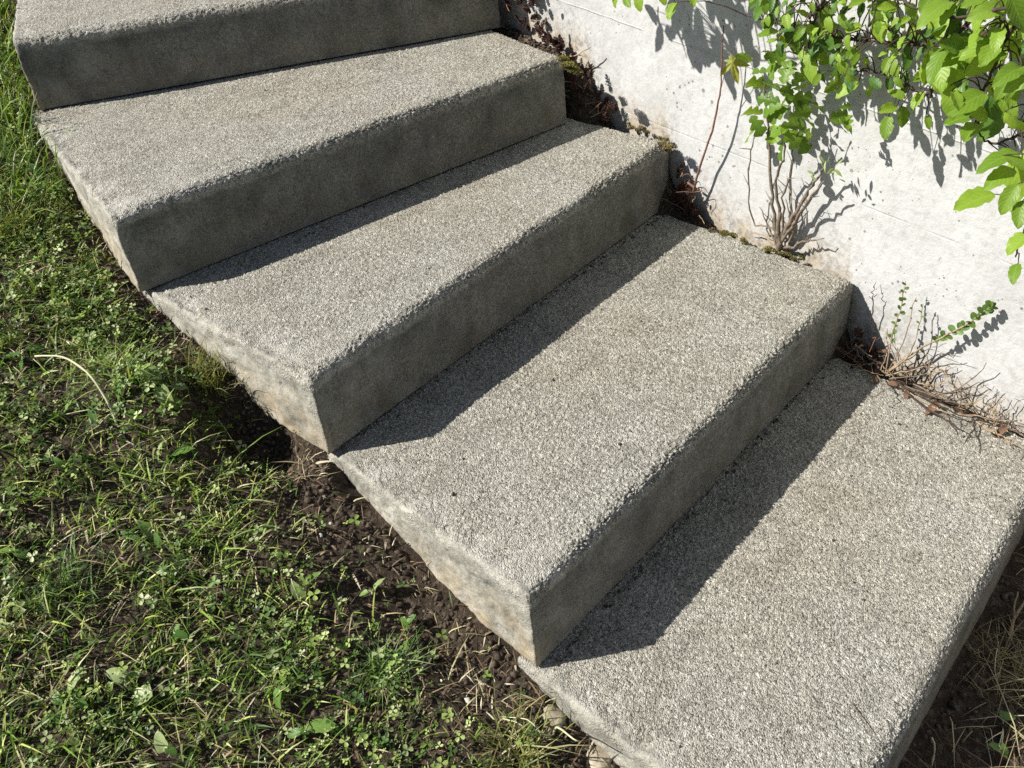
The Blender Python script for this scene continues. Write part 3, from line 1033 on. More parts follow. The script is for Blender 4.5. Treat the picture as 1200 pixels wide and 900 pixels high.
# leaves: photo position of the middle, length in photo pixels, direction of the tip, distance from the wall, tone (the dark one paints shade too)
LV = [(1030, 31, 38, 92, .12, 0), (1042, 7, 28, 185, .14, 0), (1160, 10, 42, 172, .24, 0), (1192, 14, 46, 60, .26, 0), (1143, 36, 38, 150, .22, 0),
      (1119, 62, 58, 145, .2, 0), (1162, 58, 46, 120, .22, 0), (1186, 82, 42, 160, .24, 0), (1177, 102, 34, 110, .23, 0), (1128, 84, 46, 115, .11, 1),
      (1113, 38, 40, 95, .10, 1), (1073, 43, 36, 170, .09, 1), (1138, 153, 38, 140, .15, 0), (1047, 79, 24, 80, .09, 0), (1078, 89, 20, 150, .09, 0),
      (1052, 109, 22, 215, .09, 0), (1041, 126, 26, 170, .09, 0), (1057, 137, 26, 75, .10, 0), (1039, 148, 28, 105, .09, 0), (1088, 143, 17, 70, .08, 0),
      (1074, 117, 24, 130, .09, 0), (1020, 101, 24, 150, .08, 0), (993, 101, 30, 160, .08, 0), (1122, 118, 24, 80, .12, 0), (1172, 181, 50, 175, .19, 0),
      (1174, 203, 42, 160, .19, 0), (1142, 234, 48, 165, .19, 0), (1181, 232, 38, 120, .2, 0), (1194, 250, 34, 110, .2, 0), (1193, 284, 36, 140, .2, 0),
      (1188, 318, 30, 128, .19, 0), (1188, 146, 38, 60, .2, 0), (1100, 100, 26, 60, .11, 0), (1165, 128, 34, 70, .17, 1), (1190, 190, 30, 40, .21, 0),
      (942, 16, 18, 210, .10, 0), (927, 5, 16, 160, .10, 0), (963, 20, 18, 60, .10, 0), (953, 41, 18, 100, .09, 0), (940, 66, 20, 85, .08, 0),
      (948, 78, 34, 95, .08, 0), (977, 30, 16, 20, .09, 0), (985, 62, 16, 150, .08, 0), (978, 88, 14, 190, .08, 0), (957, 93, 15, 120, .08, 0),
      (1000, 33, 20, 175, .10, 0), (1005, 60, 18, 60, .09, 0), (1070, 12, 24, 30, .16, 0), (1098, 8, 30, 200, .18, 0), (1132, 10, 30, 120, .2, 1),
      (721, 0, 16, 95, .2, 0), (735, 2, 17, 80, .2, 0), (748, 2, 20, 85, .2, 0), (787, 12, 22, 120, .16, 0), (776, -6, 24, 80, .18, 0),
      (812, -3, 22, 100, .17, 0), (905, 2, 24, 110, .12, 1), (925, 40, 24, 80, .07, 1)]
rr = random.Random(5)
ymax = lambda x: float(np.interp(x, [885, 900, 950, 1000, 1050, 1100, 1150, 1200, 1240], [10, 45, 92, 104, 104, 118, 165, 255, 300]))
tries = 0
while len(LV) < 345 and tries < 9000:
    tries += 1
    x_ = rr.uniform(885, 1225)
    y_ = rr.uniform(-32, ymax(x_))
    if y_ > 85 and rr.random() < .5: continue
    
    big = x_ > 1085
    ln_ = rr.choice([rr.uniform(20, 32), rr.uniform(30, 52), rr.uniform(34, 50)]) if big else rr.uniform(11, 25)
    of_ = rr.uniform(.05, .24) if big else rr.uniform(.045, .16)
    LV.append((x_, y_, ln_, rr.gauss(120, 55), of_, 1 if rr.random() < (.6 if of_ < .13 else .2) else 0))  # leaves close to the wall more often get the shade-dark green
# leaves of the long upper branch, out of the picture, whose shadows fall on the wall
for k in range(52):
    sx, sy = rr.choice([(790, 10), (810, 35), (845, 25), (870, 10), (885, 40), (825, 60), (800, 20), (860, 5)])
    t_ = rr.uniform(.26, .40)
    P_ = on_wall(sx + rr.gauss(0, 16), sy + rr.gauss(0, 14)) - SUN_D * t_
    v_ = P_ - CAM
    px_, py_ = 600 + FPX * (v_ @ RIGHT) / (v_ @ FWD), 450 - FPX * (v_ @ UP) / (v_ @ FWD)
    if py_ > -16: continue
    LV.append((px_, py_, rr.uniform(26, 40), rr.gauss(110, 50), float((P_ - np.array([WALL_X, 0, 0])) @ WN), 0))
todo = []
for (px, py, ln_, an_, off_, tone) in LV:
    ln_ *= rr.uniform(.95, 1.08)
    dv = screen_dir(an_, rr.gauss(0, .22))
    mid = on_wall(px, py, max(off_, .03))
    L = ln_ * depth(mid) / FPX
    base = mid - dv * L * .48
    nv = -SUN_D * .75 - FWD * .55 + np.array([0, 0, .25]) + np.array([rr.gauss(0, .38) for _ in range(3)])
    best = min(range(len(BS)), key=lambda q: np.min(np.linalg.norm(BS[q][12:] - base, axis=1)))
    bp = BS[best][12:]
    j = int(np.argmin(np.linalg.norm(bp - base, axis=1)))
    petioles[best].append(([bp[j], (bp[j] + base) / 2 + np.array([0, 0, .012]), base, base + dv * L * .06], .0011, .0006, 4, 6))
    todo.append((best, rr.choice(L_SHRUB[tone]), base, dv, nv, L))
for k in range(110):                                   # leaves on the arching upper parts of the branches
    q = rr.randrange(len(BS))
    ok = [p_ for p_ in BS[q][4:] if p_[2] > .9]
    if not ok: continue
    b_ = rr.choice(ok)
    dv = norm([rr.gauss(0, 1), rr.gauss(0, 1), rr.gauss(-.2, .6)])
    base = b_ + np.array([rr.gauss(0, .03), rr.gauss(0, .03), rr.uniform(0, .04)])
    petioles[q].append(([b_, (b_ + base) / 2, base, base + dv * .004], .0011, .0006, 4, 4))
    todo.append((q, rr.choice(L_SHRUB[rr.randrange(2)]), base, dv, np.array([rr.gauss(-.3, .4), rr.gauss(0, .4), 1]), rr.uniform(.03, .065)))
for k, b in enumerate(BR):
    branch_objs.append(part_tube('branch', (shrub, shrubb)[OWNER[k]], b, .0052 if k != 1 else .0045, .0010, M_BARKD, 7, 44, .0012, petioles[k]))
for k, me, base, dv, nv, L in todo:
    place_leaf(me, base, dv, nv, L, branch_objs[k])

# ------------------------------------------------------------------ bush with lobed leaves at the foot of the wall
b0 = on_wall(912, 289, .02)
bush = empty('lobed_leaf_bush', b0, 'small bush with lobed bright leaves on bare woody stems against the wall', 'bush')
ST = [([b0, W_(905, 268, .03), W_(883, 262, .03), W_(877, 232, .04), W_(879, 185, .05), W_(884, 160, .055)], .0020, .0012),
      ([b0, W_(908, 262, .03), W_(904, 222, .035), W_(900, 170, .045), W_(897, 120, .05), W_(893, 90, .055)], .0040, .0013),
      ([b0, W_(913, 258, .03), W_(910, 215, .04), W_(916, 190, .05), W_(922, 165, .06), W_(925, 140, .065)], .0036, .0012),
      ([b0, W_(918, 262, .03), W_(918, 228, .04), W_(927, 200, .05), W_(932, 170, .06), W_(940, 140, .065)], .0026, .0010),
      ([b0, W_(920, 272, .025), W_(932, 250, .03), W_(946, 225, .035), W_(958, 208, .04), W_(970, 192, .045)], .0052, .0018),
      ([b0, W_(926, 268, .03), W_(940, 245, .04), W_(955, 225, .05), W_(966, 212, .055)], .0040, .0013),
      ([b0, W_(930, 290, .02), W_(938, 283, .025), W_(950, 282, .025), W_(962, 279, .03)], .0035, .0012)]
stems = [part_tube('stem', bush, p, r0, r1, M_BARK, 6, 20, .0018,
                   [([spline(p, 16)[q], spline(p, 16)[q] + np.array([rr.gauss(0, .008), rr.gauss(0, .01), rr.uniform(.004, .018)])], .0010, .0005, 4, 4) for q in rr.sample(range(3, 14), 5)])
         for p, r0, r1 in ST]
for k in range(7):                                   # short dead twigs round the woody base
    px, py = rr.uniform(880, 945), rr.uniform(245, 290)
    a_ = b0 + (on_wall(px, py, .02) - b0) * rr.uniform(.1, .5)
    e_ = on_wall(px + rr.gauss(0, 12), py - rr.uniform(5, 40), rr.uniform(.012, .05))
    stems.append(part_tube('twig', bush, [a_, (a_ + e_) / 2 + np.array([rr.gauss(0, .008), rr.gauss(0, .008), rr.gauss(0, .006)]), e_], rr.uniform(.0012, .0024), .0006, M_BARK if k % 2 else M_DEAD, 5, 9, .0012))
part_tube('trunk', bush, [b0 - np.array([0, 0, .02]), b0 + np.array([-.004, -.004, .012]), W_(912, 268, .028), W_(914, 250, .032)], .0070, .0036, M_BARK, 8, 12, .0018)
LB = [(265, 290, 34, 200), (245, 392, 30, 185), (230, 470, 26, 150), (262, 440, 28, 60), (310, 235, 34, 260), (330, 300, 34, 230), (300, 350, 30, 200), (335, 400, 30, 150),
      (410, 350, 34, 10), (380, 480, 34, 50), (345, 515, 34, 120), (420, 500, 30, 60), (390, 440, 30, 0), (360, 350, 30, 300), (390, 130, 36, 250), (365, 250, 30, 280), (440, 420, 28, 20),
      (350, 450, 30, 170), (320, 470, 26, 100), (405, 400, 30, 330), (445, 470, 26, 30), (280, 250, 26, 190), (375, 300, 28, 60), (430, 300, 30, 350), (470, 370, 26, 20), (415, 270, 28, 310)]
for k in range(20):
    LB.append((rr.uniform(300, 600), rr.uniform(120, 330) if k % 3 else rr.uniform(300, 470), rr.uniform(18, 30), rr.uniform(0, 360)))
ends = [1, 0, 0, 0, 1, 1, 1, 1, 3, 3, 2, 3, 3, 2, 3, 1, 3, 2, 1, 3, 3, 1, 2, 3, 3, 3] + [(1 if q[0] < 320 else 2 if q[0] < 390 else 3) for q in LB[26:]]
for (cx, cy, ln_, an_), e in zip(LB, ends):
    px, py = 800 + cx / 3, cy / 3
    of_ = .06 + rr.uniform(-.02, .025)
    mid = on_wall(px, py, of_)
    dv = screen_dir(an_, rr.gauss(0, .25))
    L = ln_ * .98 * depth(mid) / FPX
    nv = -SUN_D * .6 - FWD * .3 + np.array([0, 0, .3]) + np.array([rr.gauss(0, .62) for _ in range(3)])
    place_leaf(rr.choice(L_LOBED[0]), mid - dv * L * .5, dv, nv, L, stems[e])
for k in range(14):                                   # small pale leaves at the leaning stem's tip
    mid = on_wall(968 + rr.gauss(0, 7), 203 + rr.gauss(0, 8), .045 + rr.uniform(0, .02))
    dv = screen_dir(rr.uniform(180, 380), rr.gauss(0, .3))
    place_leaf(rr.choice(L_NARROW[0]), mid, dv, -SUN_D + np.array([rr.gauss(0, .5) for _ in range(3)]), rr.uniform(.014, .022), stems[4])

# ------------------------------------------------------------------ maple seedling
m0 = on_wall(806, 246, .022)
seed = empty('maple_seedling', m0, 'thin reddish seedling with one drooping yellowish maple leaf against the wall', 'seedling')
mst = part_tube('stem', seed, [m0, W_(813, 222, .028), W_(820, 196, .03), W_(834, 155, .034), W_(842, 118, .036), W_(845, 100, .036), W_(846, 68, .04), W_(848, 30, .04)], .0030, .0010, M_REDST, 6, 24, .0005,
                [([W_(844, 108, .036), W_(850, 84, .045), W_(855, 68, .05)], .0008, .0006, 4, 6), ([W_(814, 220, .028), W_(806, 214, .03)], .003, .0022, 5, 4)])
place_leaf(P_MAPLE, on_wall(856, 62, .05), screen_dir(75, .1), -SUN_D * .6 - FWD * .8, 30 * depth(m0) / FPX, mst)
place_leaf(L_SHRUB[0][0], on_wall(861, 66, .05), screen_dir(12, .1), -SUN_D * .6 - FWD * .6, 20 * depth(m0) / FPX, mst)

# ------------------------------------------------------------------ low shrub with bare twigs in the corner of the lowest step
c0 = np.array(on_level(1038, 438, .01))
low = empty('creeping_shrub', c0, 'tangle of bare dry twigs with few leafy shoots on lowest step by the wall', 'shrub')


def Lz(px, py, z): return on_level(px, py, z)


def leafy(pts, r0, r1, n_leaf, size, t0, mat=M_DEAD):
    o = part_tube('twig', low, pts, r0, r1, mat, 5, 18, .0007)
    S = spline(pts, 60)
    for k in range(n_leaf):
        t = t0 + (1 - t0) * (k + .5) / n_leaf
        i_ = min(int(t * 59), 58)
        tg = norm(S[i_ + 1] - S[i_])
        sd = norm(np.cross(tg, FWD)) * (1 if k % 2 else -1)
        dv = norm(sd * rr.uniform(.5, 1.1) + tg * rr.uniform(.2, .8) + np.array([rr.gauss(0, .4) for _ in range(3)]))
        place_leaf(rr.choice(L_ROUND[0]), S[i_], dv, -SUN_D - FWD * .5 + np.array([rr.gauss(0, .35) for _ in range(3)]), size * rr.uniform(.75, 1.15), o)
    return o


leafy([c0, W_(1060, 420, .035), W_(1090, 402, .032), W_(1125, 385, .028), W_(1150, 368, .026), W_(1163, 356, .024)], .0022, .0010, 38, .0125, .42)
leafy([c0, W_(1042, 412, .05), W_(1048, 385, .05), W_(1056, 360, .045), W_(1062, 330, .04)], .0018, .0008, 16, .0095, .35)
leafy([c0, W_(1062, 420, .04), W_(1072, 400, .04), W_(1078, 375, .035), W_(1082, 356, .03)], .0016, .0008, 5, .007, .6)
leafy([c0, W_(1050, 418, .04), W_(1062, 392, .045), W_(1068, 365, .04), W_(1073, 349, .04)], .0014, .0007, 3, .005, .6)
TW = [[(1035, 440), (1020, 436), (1003, 428), (988, 428)], [(1040, 436), (1080, 412), (1110, 403)], [(1040, 440), (1085, 428), (1115, 412)], [(1042, 444), (1090, 438), (1120, 430)],
      [(1070, 450), (1100, 462), (1135, 448), (1156, 428)], [(1075, 452), (1115, 462), (1150, 446)], [(1080, 455), (1130, 475), (1150, 468), (1165, 452)], [(1085, 460), (1150, 482), (1160, 478), (1172, 461)],
      [(1045, 446), (1090, 470), (1130, 486), (1165, 492), (1195, 505)], [(1050, 450), (1100, 480), (1150, 488), (1185, 497), (1215, 508)], [(1060, 452), (1110, 470), (1160, 485), (1205, 500)],
      [(1055, 456), (1120, 500), (1127, 485)], [(1140, 492), (1180, 515), (1200, 526)], [(1150, 490), (1190, 505), (1210, 518)], [(1030, 432), (1022, 412), (1030, 396)], [(1032, 434), (1040, 410), (1038, 385)],
      [(1035, 436), (1010, 410), (1000, 400)], [(1045, 440), (1062, 430), (1066, 445)], [(1038, 440), (1090, 430), (1108, 436)], [(1028, 440), (1034, 455), (1026, 468)], [(1075, 420), (1080, 440), (1078, 452)],
      [(1086, 415), (1090, 440), (1086, 455)], [(1050, 445), (1030, 425), (1018, 420)], [(1020, 380), (1024, 350), (1023, 335)]]
for k in range(26):
    ax_, ay_ = rr.uniform(1000, 1180), 0
    ay_ = float(np.interp(ax_, [1000, 1050, 1110, 1180], [425, 445, 470, 500])) + rr.gauss(0, 7)
    an_ = rr.gauss(-.3, .9)
    TW.append([(ax_, ay_), (ax_ + 14 * math.cos(an_), ay_ + 14 * math.sin(an_)), (ax_ + 32 * math.cos(an_ + rr.gauss(0, .5)), ay_ + 32 * math.sin(an_ + rr.gauss(0, .4)))])
for k, q in enumerate(TW):
    pts = []
    for j, (px, py) in enumerate(q):
        P_ = on_level(px, py, rr.uniform(.006, .035))
        if P_[0] > WALL_X + WALL_S * P_[1] - .012: P_ = on_wall(px, py, rr.uniform(.012, .03))
        pts.append(P_)
    part_tube('twig', low, pts, rr.uniform(.0009, .0019), rr.uniform(.0004, .0009), (M_DEAD, M_BARK, M_BARKD)[k % 3], 5, 14, .0017,
              [([spline(pts, 12)[u], spline(pts, 12)[u] + np.array([rr.gauss(0, .012), rr.gauss(0, .012), rr.uniform(0, .012)])], .0008, .0004, 4, 4) for u in rr.sample(range(3, 11), 3)])
DL = leaf_mesh('withered_leaf', .55, 9, .6, .5, 'ovate', .05); DL.materials.append(M_DRYLEAF)
for (px, py, ln_) in ((1030, 424, 20), (1046, 430, 16), (1062, 440, 18), (1100, 472, 22), (1112, 478, 20), (1022, 440, 14), (1052, 452, 15), (1135, 488, 18), (1064, 456, 14), (1040, 415, 16), (1180, 500, 20)):
    P_ = on_level(px, py, .012)
    if P_[0] > WALL_X + WALL_S * P_[1] - .01: P_ = on_wall(px, py, .015)
    place_leaf(DL, P_, np.array([rr.gauss(0, 1), rr.gauss(0, 1), rr.gauss(0, .3)]), np.array([rr.gauss(0, .5), rr.gauss(0, .5), 1]), ln_ * depth(P_) / FPX, low, 'withered_leaf')


# ------------------------------------------------------------------ withered stonecrop in the slot between steps and wall
def shoot_mesh(n=34, slim=.28):
    V, F = [], []
    for k in range(n):
        t = k / n
        a = k * 2.4
        r = slim * (.35 + .9 * math.sin(math.pi * min(1, t * .85 + .12)))
        c = np.array([math.cos(a), math.sin(a), 0]); sd = np.array([-math.sin(a), math.cos(a), 0])
        z = np.array([0, 0, t])
        o = len(V)
        V += [z + c * r * .2 - sd * .07, z + c * r * .2 + sd * .07, z + c * r * .75 + sd * .10 + (0, 0, .02), z + c * r * 1.05 + (0, 0, .13), z + c * r * .75 - sd * .10 + (0, 0, .02), z + c * r * .75 + (0, 0, .10)]
        F += [(o, o + 1, o + 2, o + 5), (o, o + 5, o + 4, o), (o + 5, o + 2, o + 3, o + 3), (o + 4, o + 5, o + 3, o + 3)]
    F = [tuple(dict.fromkeys(f)) for f in F]
    V += [(0, 0, -.1), (.08, 0, 1), (-.04, .07, 1), (-.04, -.07, 1), (.09, 0, 0), (-.05, .08, 0), (-.05, -.08, 0)]
    o = len(V) - 7
    F += [(o + 4, o + 5, o + 2, o + 1), (o + 5, o + 6, o + 3, o + 2), (o + 6, o + 4, o + 1, o + 3)]
    me = bpy.data.meshes.new('shoot')
    me.from_pydata([tuple(v) for v in V], [], F)
    me.materials.append(M_SEDUM)
    me.update()
    return me


SH = [shoot_mesh(34, .28), shoot_mesh(26, .36), shoot_mesh(40, .2)]


def clump(label, spots, n, size, spread, extra_stalks=4):
    c = np.mean([on_wall(px, py, o_) for px, py, o_ in spots], 0)
    e = empty('withered_stonecrop', c, label, 'stonecrop', 'withered stonecrop between steps and wall')
    for k in range(n):
        px, py, o_ = rr.choice(spots)
        P_ = on_wall(px + rr.gauss(0, spread), py + rr.gauss(0, spread), max(.006, o_ + rr.gauss(0, .012)))
        up = norm(np.array([rr.gauss(-.1, .5), rr.gauss(0, .5), 1]))
        o = place_leaf(rr.choice(SH), P_, np.cross(up, [.3, .8, .2]), up, size * rr.uniform(.6, 1.3), e, 'shoot')
    for k in range(extra_stalks):
        px, py, o_ = rr.choice(spots)
        a = on_wall(px, py, o_)
        b = a + np.array([rr.gauss(-.01, .015), rr.gauss(0, .02), rr.uniform(.01, .035)])
        c_ = b + np.array([rr.gauss(-.01, .02), rr.gauss(0, .03), rr.uniform(-.015, .01)])
        part_tube('stalk', e, [a, b, c_], .0011, .0006, M_DEAD if k % 2 else M_REDST, 4, 9, .0006)
    return e


clump('dark withered stonecrop in the slot beside the uppermost step', [(612, 18, .03), (622, 35, .03), (608, 5, .035), (634, 42, .022), (600, -15, .035), (618, -5, .03)], 46, .021, 6, 6)
clump('dark red withered stonecrop in the slot beside the second step', [(676, 95, .03), (690, 112, .03), (702, 124, .03), (676, 120, .04), (714, 134, .022), (672, 80, .03)], 54, .019, 6, 8)
clump('low reddish stonecrop at the foot of the maple seedling', [(800, 225, .03), (792, 240, .03), (806, 248, .025), (796, 210, .03), (815, 256, .02)], 40, .018, 5, 8)
clump('brown withered stonecrop in the shaded gap beside the second lowest step', [(1004, 420, .03), (1012, 405, .03), (1020, 425, .02), (1000, 432, .04)], 22, .018, 6, 6)
# one dry flower spike like a small cone, standing in the sun
cn = empty('dried_flower_spike', on_wall(654, 66, .022), 'brown cone-like dried flower spike standing where second step meets wall', 'dried flower')
for k in range(9):
    up = norm(np.array([rr.gauss(-.1, .22), rr.gauss(.05, .22), 1]))
    P_ = on_wall(654 + rr.gauss(0, 2), 64 - rr.uniform(0, 14), .022)
    place_leaf(SH[k % 3], P_, np.cross(up, [.3, .8, .2]), up, .018 * rr.uniform(.7, 1.2), cn, 'scale_cluster')
part_tube('stalk', cn, [on_wall(652, 72, .02), on_wall(662, 68, .03), on_wall(678, 63, .035), on_wall(692, 55, .03)], .0020, .0012, M_DEAD, 5, 10, .001,
          [([on_wall(676, 64, .034), on_wall(686, 66, .03)], .0014, .0008, 4, 4), ([on_wall(668, 66, .03), on_wall(672, 58, .03)], .0012, .0008, 4, 4)])


# ------------------------------------------------------------------ moss cushions
def moss(centres, label, tintpal):
    c0_ = np.array(centres[0][0])
    s = Soup()
    C = []
    for (c, r) in centres:
        n = int(700 * (r / .02) ** 2) + 60
        a = rng.uniform(0, 6.28, n); q = np.sqrt(rng.uniform(0, 1, n)) * r * (1 + .25 * np.sin(3 * a))
        x, y = c[0] + np.cos(a) * q * .8, c[1] + np.sin(a) * q * 1.2
        z = c[2] + r * .42 * (1 - (q / r / 1.3) ** 2) + rng.normal(0, .0008, n)
        h = rng.uniform(.002, .0045, n)
        az = rng.uniform(0, 6.28, n)
        d = np.stack([np.cos(az), np.sin(az), rng.uniform(.6, 2, n)], -1); d /= np.linalg.norm(d, axis=1)[:, None]
        sd = np.stack([-np.sin(az), np.cos(az), 0 * az], -1)
        B = np.stack([x, y, z], -1)
        V = np.stack([B - sd * .0009, B + sd * .0009, B + d * h[:, None]], 1).reshape(-1, 3)
        s.add(V, None, np.arange(n * 3).reshape(-1, 3))
        C.append(np.repeat(pick(tintpal, n, .25), 3, 0))
        V2, F2 = lumps(np.array([c[0]]), np.array([c[1]]), np.array([r * .9]), .40, z=np.array([c[2] - r * .12]))
        s.add(V2, None, F2)
        C.append(np.tile(np.array([[.05, .045, .025]]), (len(V2), 1)))
    me = s.mesh('moss_cushion', c0_)
    attr_color(me, 'tint', np.concatenate(C))
    o = link('moss_cushion', me, M_MOSS)
    o.location = c0_
    return tag(o, label, 'moss', 'moss along the wall side of the steps')


MOSSP = np.array([(.16, .17, .03), (.22, .21, .05), (.11, .12, .025), (.26, .22, .09)])
DRYM = np.array([(.30, .25, .13), (.20, .15, .08), (.22, .21, .06), (.13, .10, .05)])
moss([(on_level(667, 78, .45), .016), (on_level(674, 84, .44), .013), (on_level(660, 70, .45), .012)], 'yellow green moss on the wall end of the second step', MOSSP)
line = lambda pts, z, n, r0, r1: [(on_level(*(spline([(*q, 0) for q in pts], 40)[rr.randrange(40)][:2] + np.array([rr.gauss(0, 2.2), rr.gauss(0, 1.6)])), z + rr.uniform(-.004, .003)), rr.uniform(r0, r1)) for _ in range(n)]
moss(line([(744, 151), (762, 156), (776, 164), (785, 178)], .298, 15, .004, .011), 'dry brownish moss on the wall end of the middle step', DRYM)
moss(line([(832, 268), (850, 274), (872, 283), (905, 294), (940, 304)], .150, 24, .003, .0085), 'thin moss line where second lowest step meets the wall', np.concatenate([MOSSP[:2], DRYM]))


# ------------------------------------------------------------------ weeds in the lawn, each its own plant
def ground_at(px, py):
    d = ray((px, py))
    lo_, hi_ = .3, 5.0
    ts = np.linspace(lo_, hi_, 700)
    dd = d / FPX
    P_ = CAM + dd[None] * ts[:, None]
    below = P_[:, 2] < ground_z(P_[:, 0], P_[:, 1])
    k = int(np.argmax(below)) if below.any() else -1
    return P_[k]


def weed(px, py, leaves, label, bank, z=.012, cat='weed'):
    g = ground_at(px, py)
    e = empty('broadleaf_weed', g, label, cat, 'broad leaved weeds in the lawn')
    for (dx, dy, ln_, an_, tone) in leaves:
        P_ = ground_at(px + dx, py + dy) + np.array([0, 0, z + rr.uniform(0, .012)])
        dv = screen_dir(an_, 0) + np.array([0, 0, .25])
        L = ln_ * depth(P_) / FPX
        nv = -SUN_D * .8 + np.array([0, 0, .8]) + np.array([rr.gauss(0, .22) for _ in range(3)])
        bs = P_ - norm(dv) * L * .45
        lf = place_leaf(rr.choice(bank[tone]), bs, dv, nv, L, e)
        part_tube('leaf_stalk', e, [g - np.array([0, 0, .004]), (g + bs) / 2 + np.array([0, 0, .006]), bs, bs + norm(dv) * L * .1], .0011, .0007, M_STALK, 4, 7)
    return e


weed(188, 462, [(-6, -12, 26, 40, 1), (10, 14, 28, 60, 1), (26, 2, 20, 10, 1), (8, -26, 20, 320, 0)], 'pale green heart-leaved weed near the left end of the middle step', L_HEART)
weed(205, 548, [(8, -8, 40, 345, 0), (-16, -8, 26, 265, 1), (-8, 20, 22, 100, 1)], 'weed with one long pointed leaf left of the dark hollow', L_WEED)
weed(143, 480, [(0, -8, 30, 270, 0), (-28, 22, 26, 240, 0), (-60, 8, 24, 300, 0), (14, 14, 24, 30, 0)], 'dark green upright weed at the foot of the long pale stalk', L_WEED)
weed(62, 545, [(-2, -6, 28, 110, 1), (12, 10, 22, 60, 0), (-16, 2, 20, 180, 0)], 'pale narrow weed at the left edge, below the curved stalk', L_WEED)
weed(290, 545, [(-4, -4, 30, 100, 0), (-28, -30, 26, 80, 0), (14, 8, 24, 20, 0), (-12, 14, 22, 150, 1)], 'shaded weed growing in the dark hollow beside the middle step', L_WEED)
weed(178, 632, [(0, -4, 44, 40, 0), (-18, 6, 28, 190, 0), (12, 12, 24, 70, 0)], 'large glossy weed leaf in the middle of the lawn', L_WEED)
weed(208, 748, [(0, 0, 22, 300, 0), (10, 8, 18, 20, 0)], 'tiny two-leaved weed in the lower lawn', L_HEART)
weed(150, 810, [(-6, -8, 24, 200, 1), (8, -10, 22, 330, 1), (20, 14, 30, 140, 1), (-14, 10, 18, 100, 0)], 'pale rounded weed low in the lawn', L_HEART)
weed(86, 825, [(2, -14, 36, 285, 1), (-12, 6, 28, 220, 0), (14, 8, 24, 30, 0), (-4, 20, 26, 100, 0)], 'tall pale weed at the lower left', L_WEED)
weed(330, 836, [(0, -4, 26, 100, 0), (4, -16, 18, 290, 0)], 'bright green heart-shaped seedling at the bottom of the lawn', L_HEART)
weed(372, 858, [(0, 0, 52, 355, 0), (-20, 10, 26, 170, 0)], 'long dark plantain leaf lying at the bottom of the lawn', L_WEED)
weed(352, 708, [(-2, -6, 34, 70, 1), (12, -16, 26, 300, 0), (8, 22, 26, 110, 1), (-10, 30, 20, 170, 0)], 'young weed with pale leaves standing in the bare soil', L_WEED)
weed(196, 884, [(0, -2, 26, 250, 1), (12, 8, 16, 40, 0)], 'single round grey green leaf at the bottom left', L_HEART)
weed(22, 655, [(-6, 0, 26, 190, 0), (6, 4, 24, 20, 0), (2, -14, 20, 280, 0)], 'weed at the left picture edge', L_WEED)
weed(440, 700, [(0, -6, 24, 290, 1), (-8, 4, 16, 170, 0)], 'yellowish seedling beside the pale side of the second lowest step', L_WEED)
weed(478, 742, [(0, 0, 16, 80, 0), (6, -8, 14, 320, 0)], 'tiny green seedling in the soil by the lower corner', L_HEART)
weed(30, 420, [(-10, 6, 26, 160, 0), (10, -4, 24, 350, 0), (0, 14, 22, 90, 0)], 'dark weed rosette at the left edge above the curved stalk', L_WEED)
weed(1176, 850, [(0, 0, 18, 10, 0), (-14, 36, 16, 200, 0), (-4, 40, 18, 60, 0)], 'green weed in the soil at the lower right corner', L_HEART)
weed(38, 205, [(4, 0, 30, 50, 0), (-10, 8, 26, 140, 0), (12, 16, 24, 20, 0)], 'light green weed beside the second step from the top', L_WEED)

# long pale stalk bending over the lawn
pts = [ground_at(px, py) + np.array([0, 0, h_]) for px, py, h_ in ((140, 506, -.003), (134, 488, .022), (116, 464, .042), (88, 446, .045), (52, 438, .035))]
o = part_tube('dry_stalk', None, pts, .0022, .0016, M_STALK, 6, 18, .0003)
tag(o, 'long pale curved stalk bending over the lawn', 'stalk')
pts = [ground_at(px, py) + np.array([0, 0, h_]) for px, py, h_ in ((218, 668, .02), (245, 695, .008), (254, 712, .003))]
SL = [([(222, 822), (238, 838), (254, 852)], 'thin white straw lying low in the lawn', .0008), ([(202, 700), (220, 688), (236, 655), (238, 640)], 'thin brown straw arching in the middle of the lawn', .0007),
      ([(590, 848), (612, 858), (630, 868), (660, 872)], 'pale straw blade beside the lowest step', .0011), ([(25, 780), (45, 774), (62, 768)], 'thick brown straw lying flat at the lower left', .0022),
      ([(1090, 870), (1092, 885), (1091, 900)], 'pale stick lying in the shaded soil at bottom right', .0018), ([(1168, 758), (1162, 790), (1170, 812)], 'curled pale straw at the lower right edge', .0009)]
for q, lb, r_ in SL:
    pts = [ground_at(px, py) + np.array([0, 0, .012 + .008 * math.sin(k * 2.0)]) for k, (px, py) in enumerate(q)]
    tag(part_tube('straw', None, pts, r_, r_ * .6, M_STALK if 'brown' not in lb else M_DEAD, 5, 10, .0003), lb, 'straw', 'loose straws')
pts = [on_level(997, 823, .003), on_level(1010, 842, .0035), on_level(1023, 860, .003)]
tag(part_tube('straw', None, pts, .0008, .0005, M_BARK, 5, 8), 'thin dark straw lying on the tread of the lowest step', 'straw', 'loose straws')
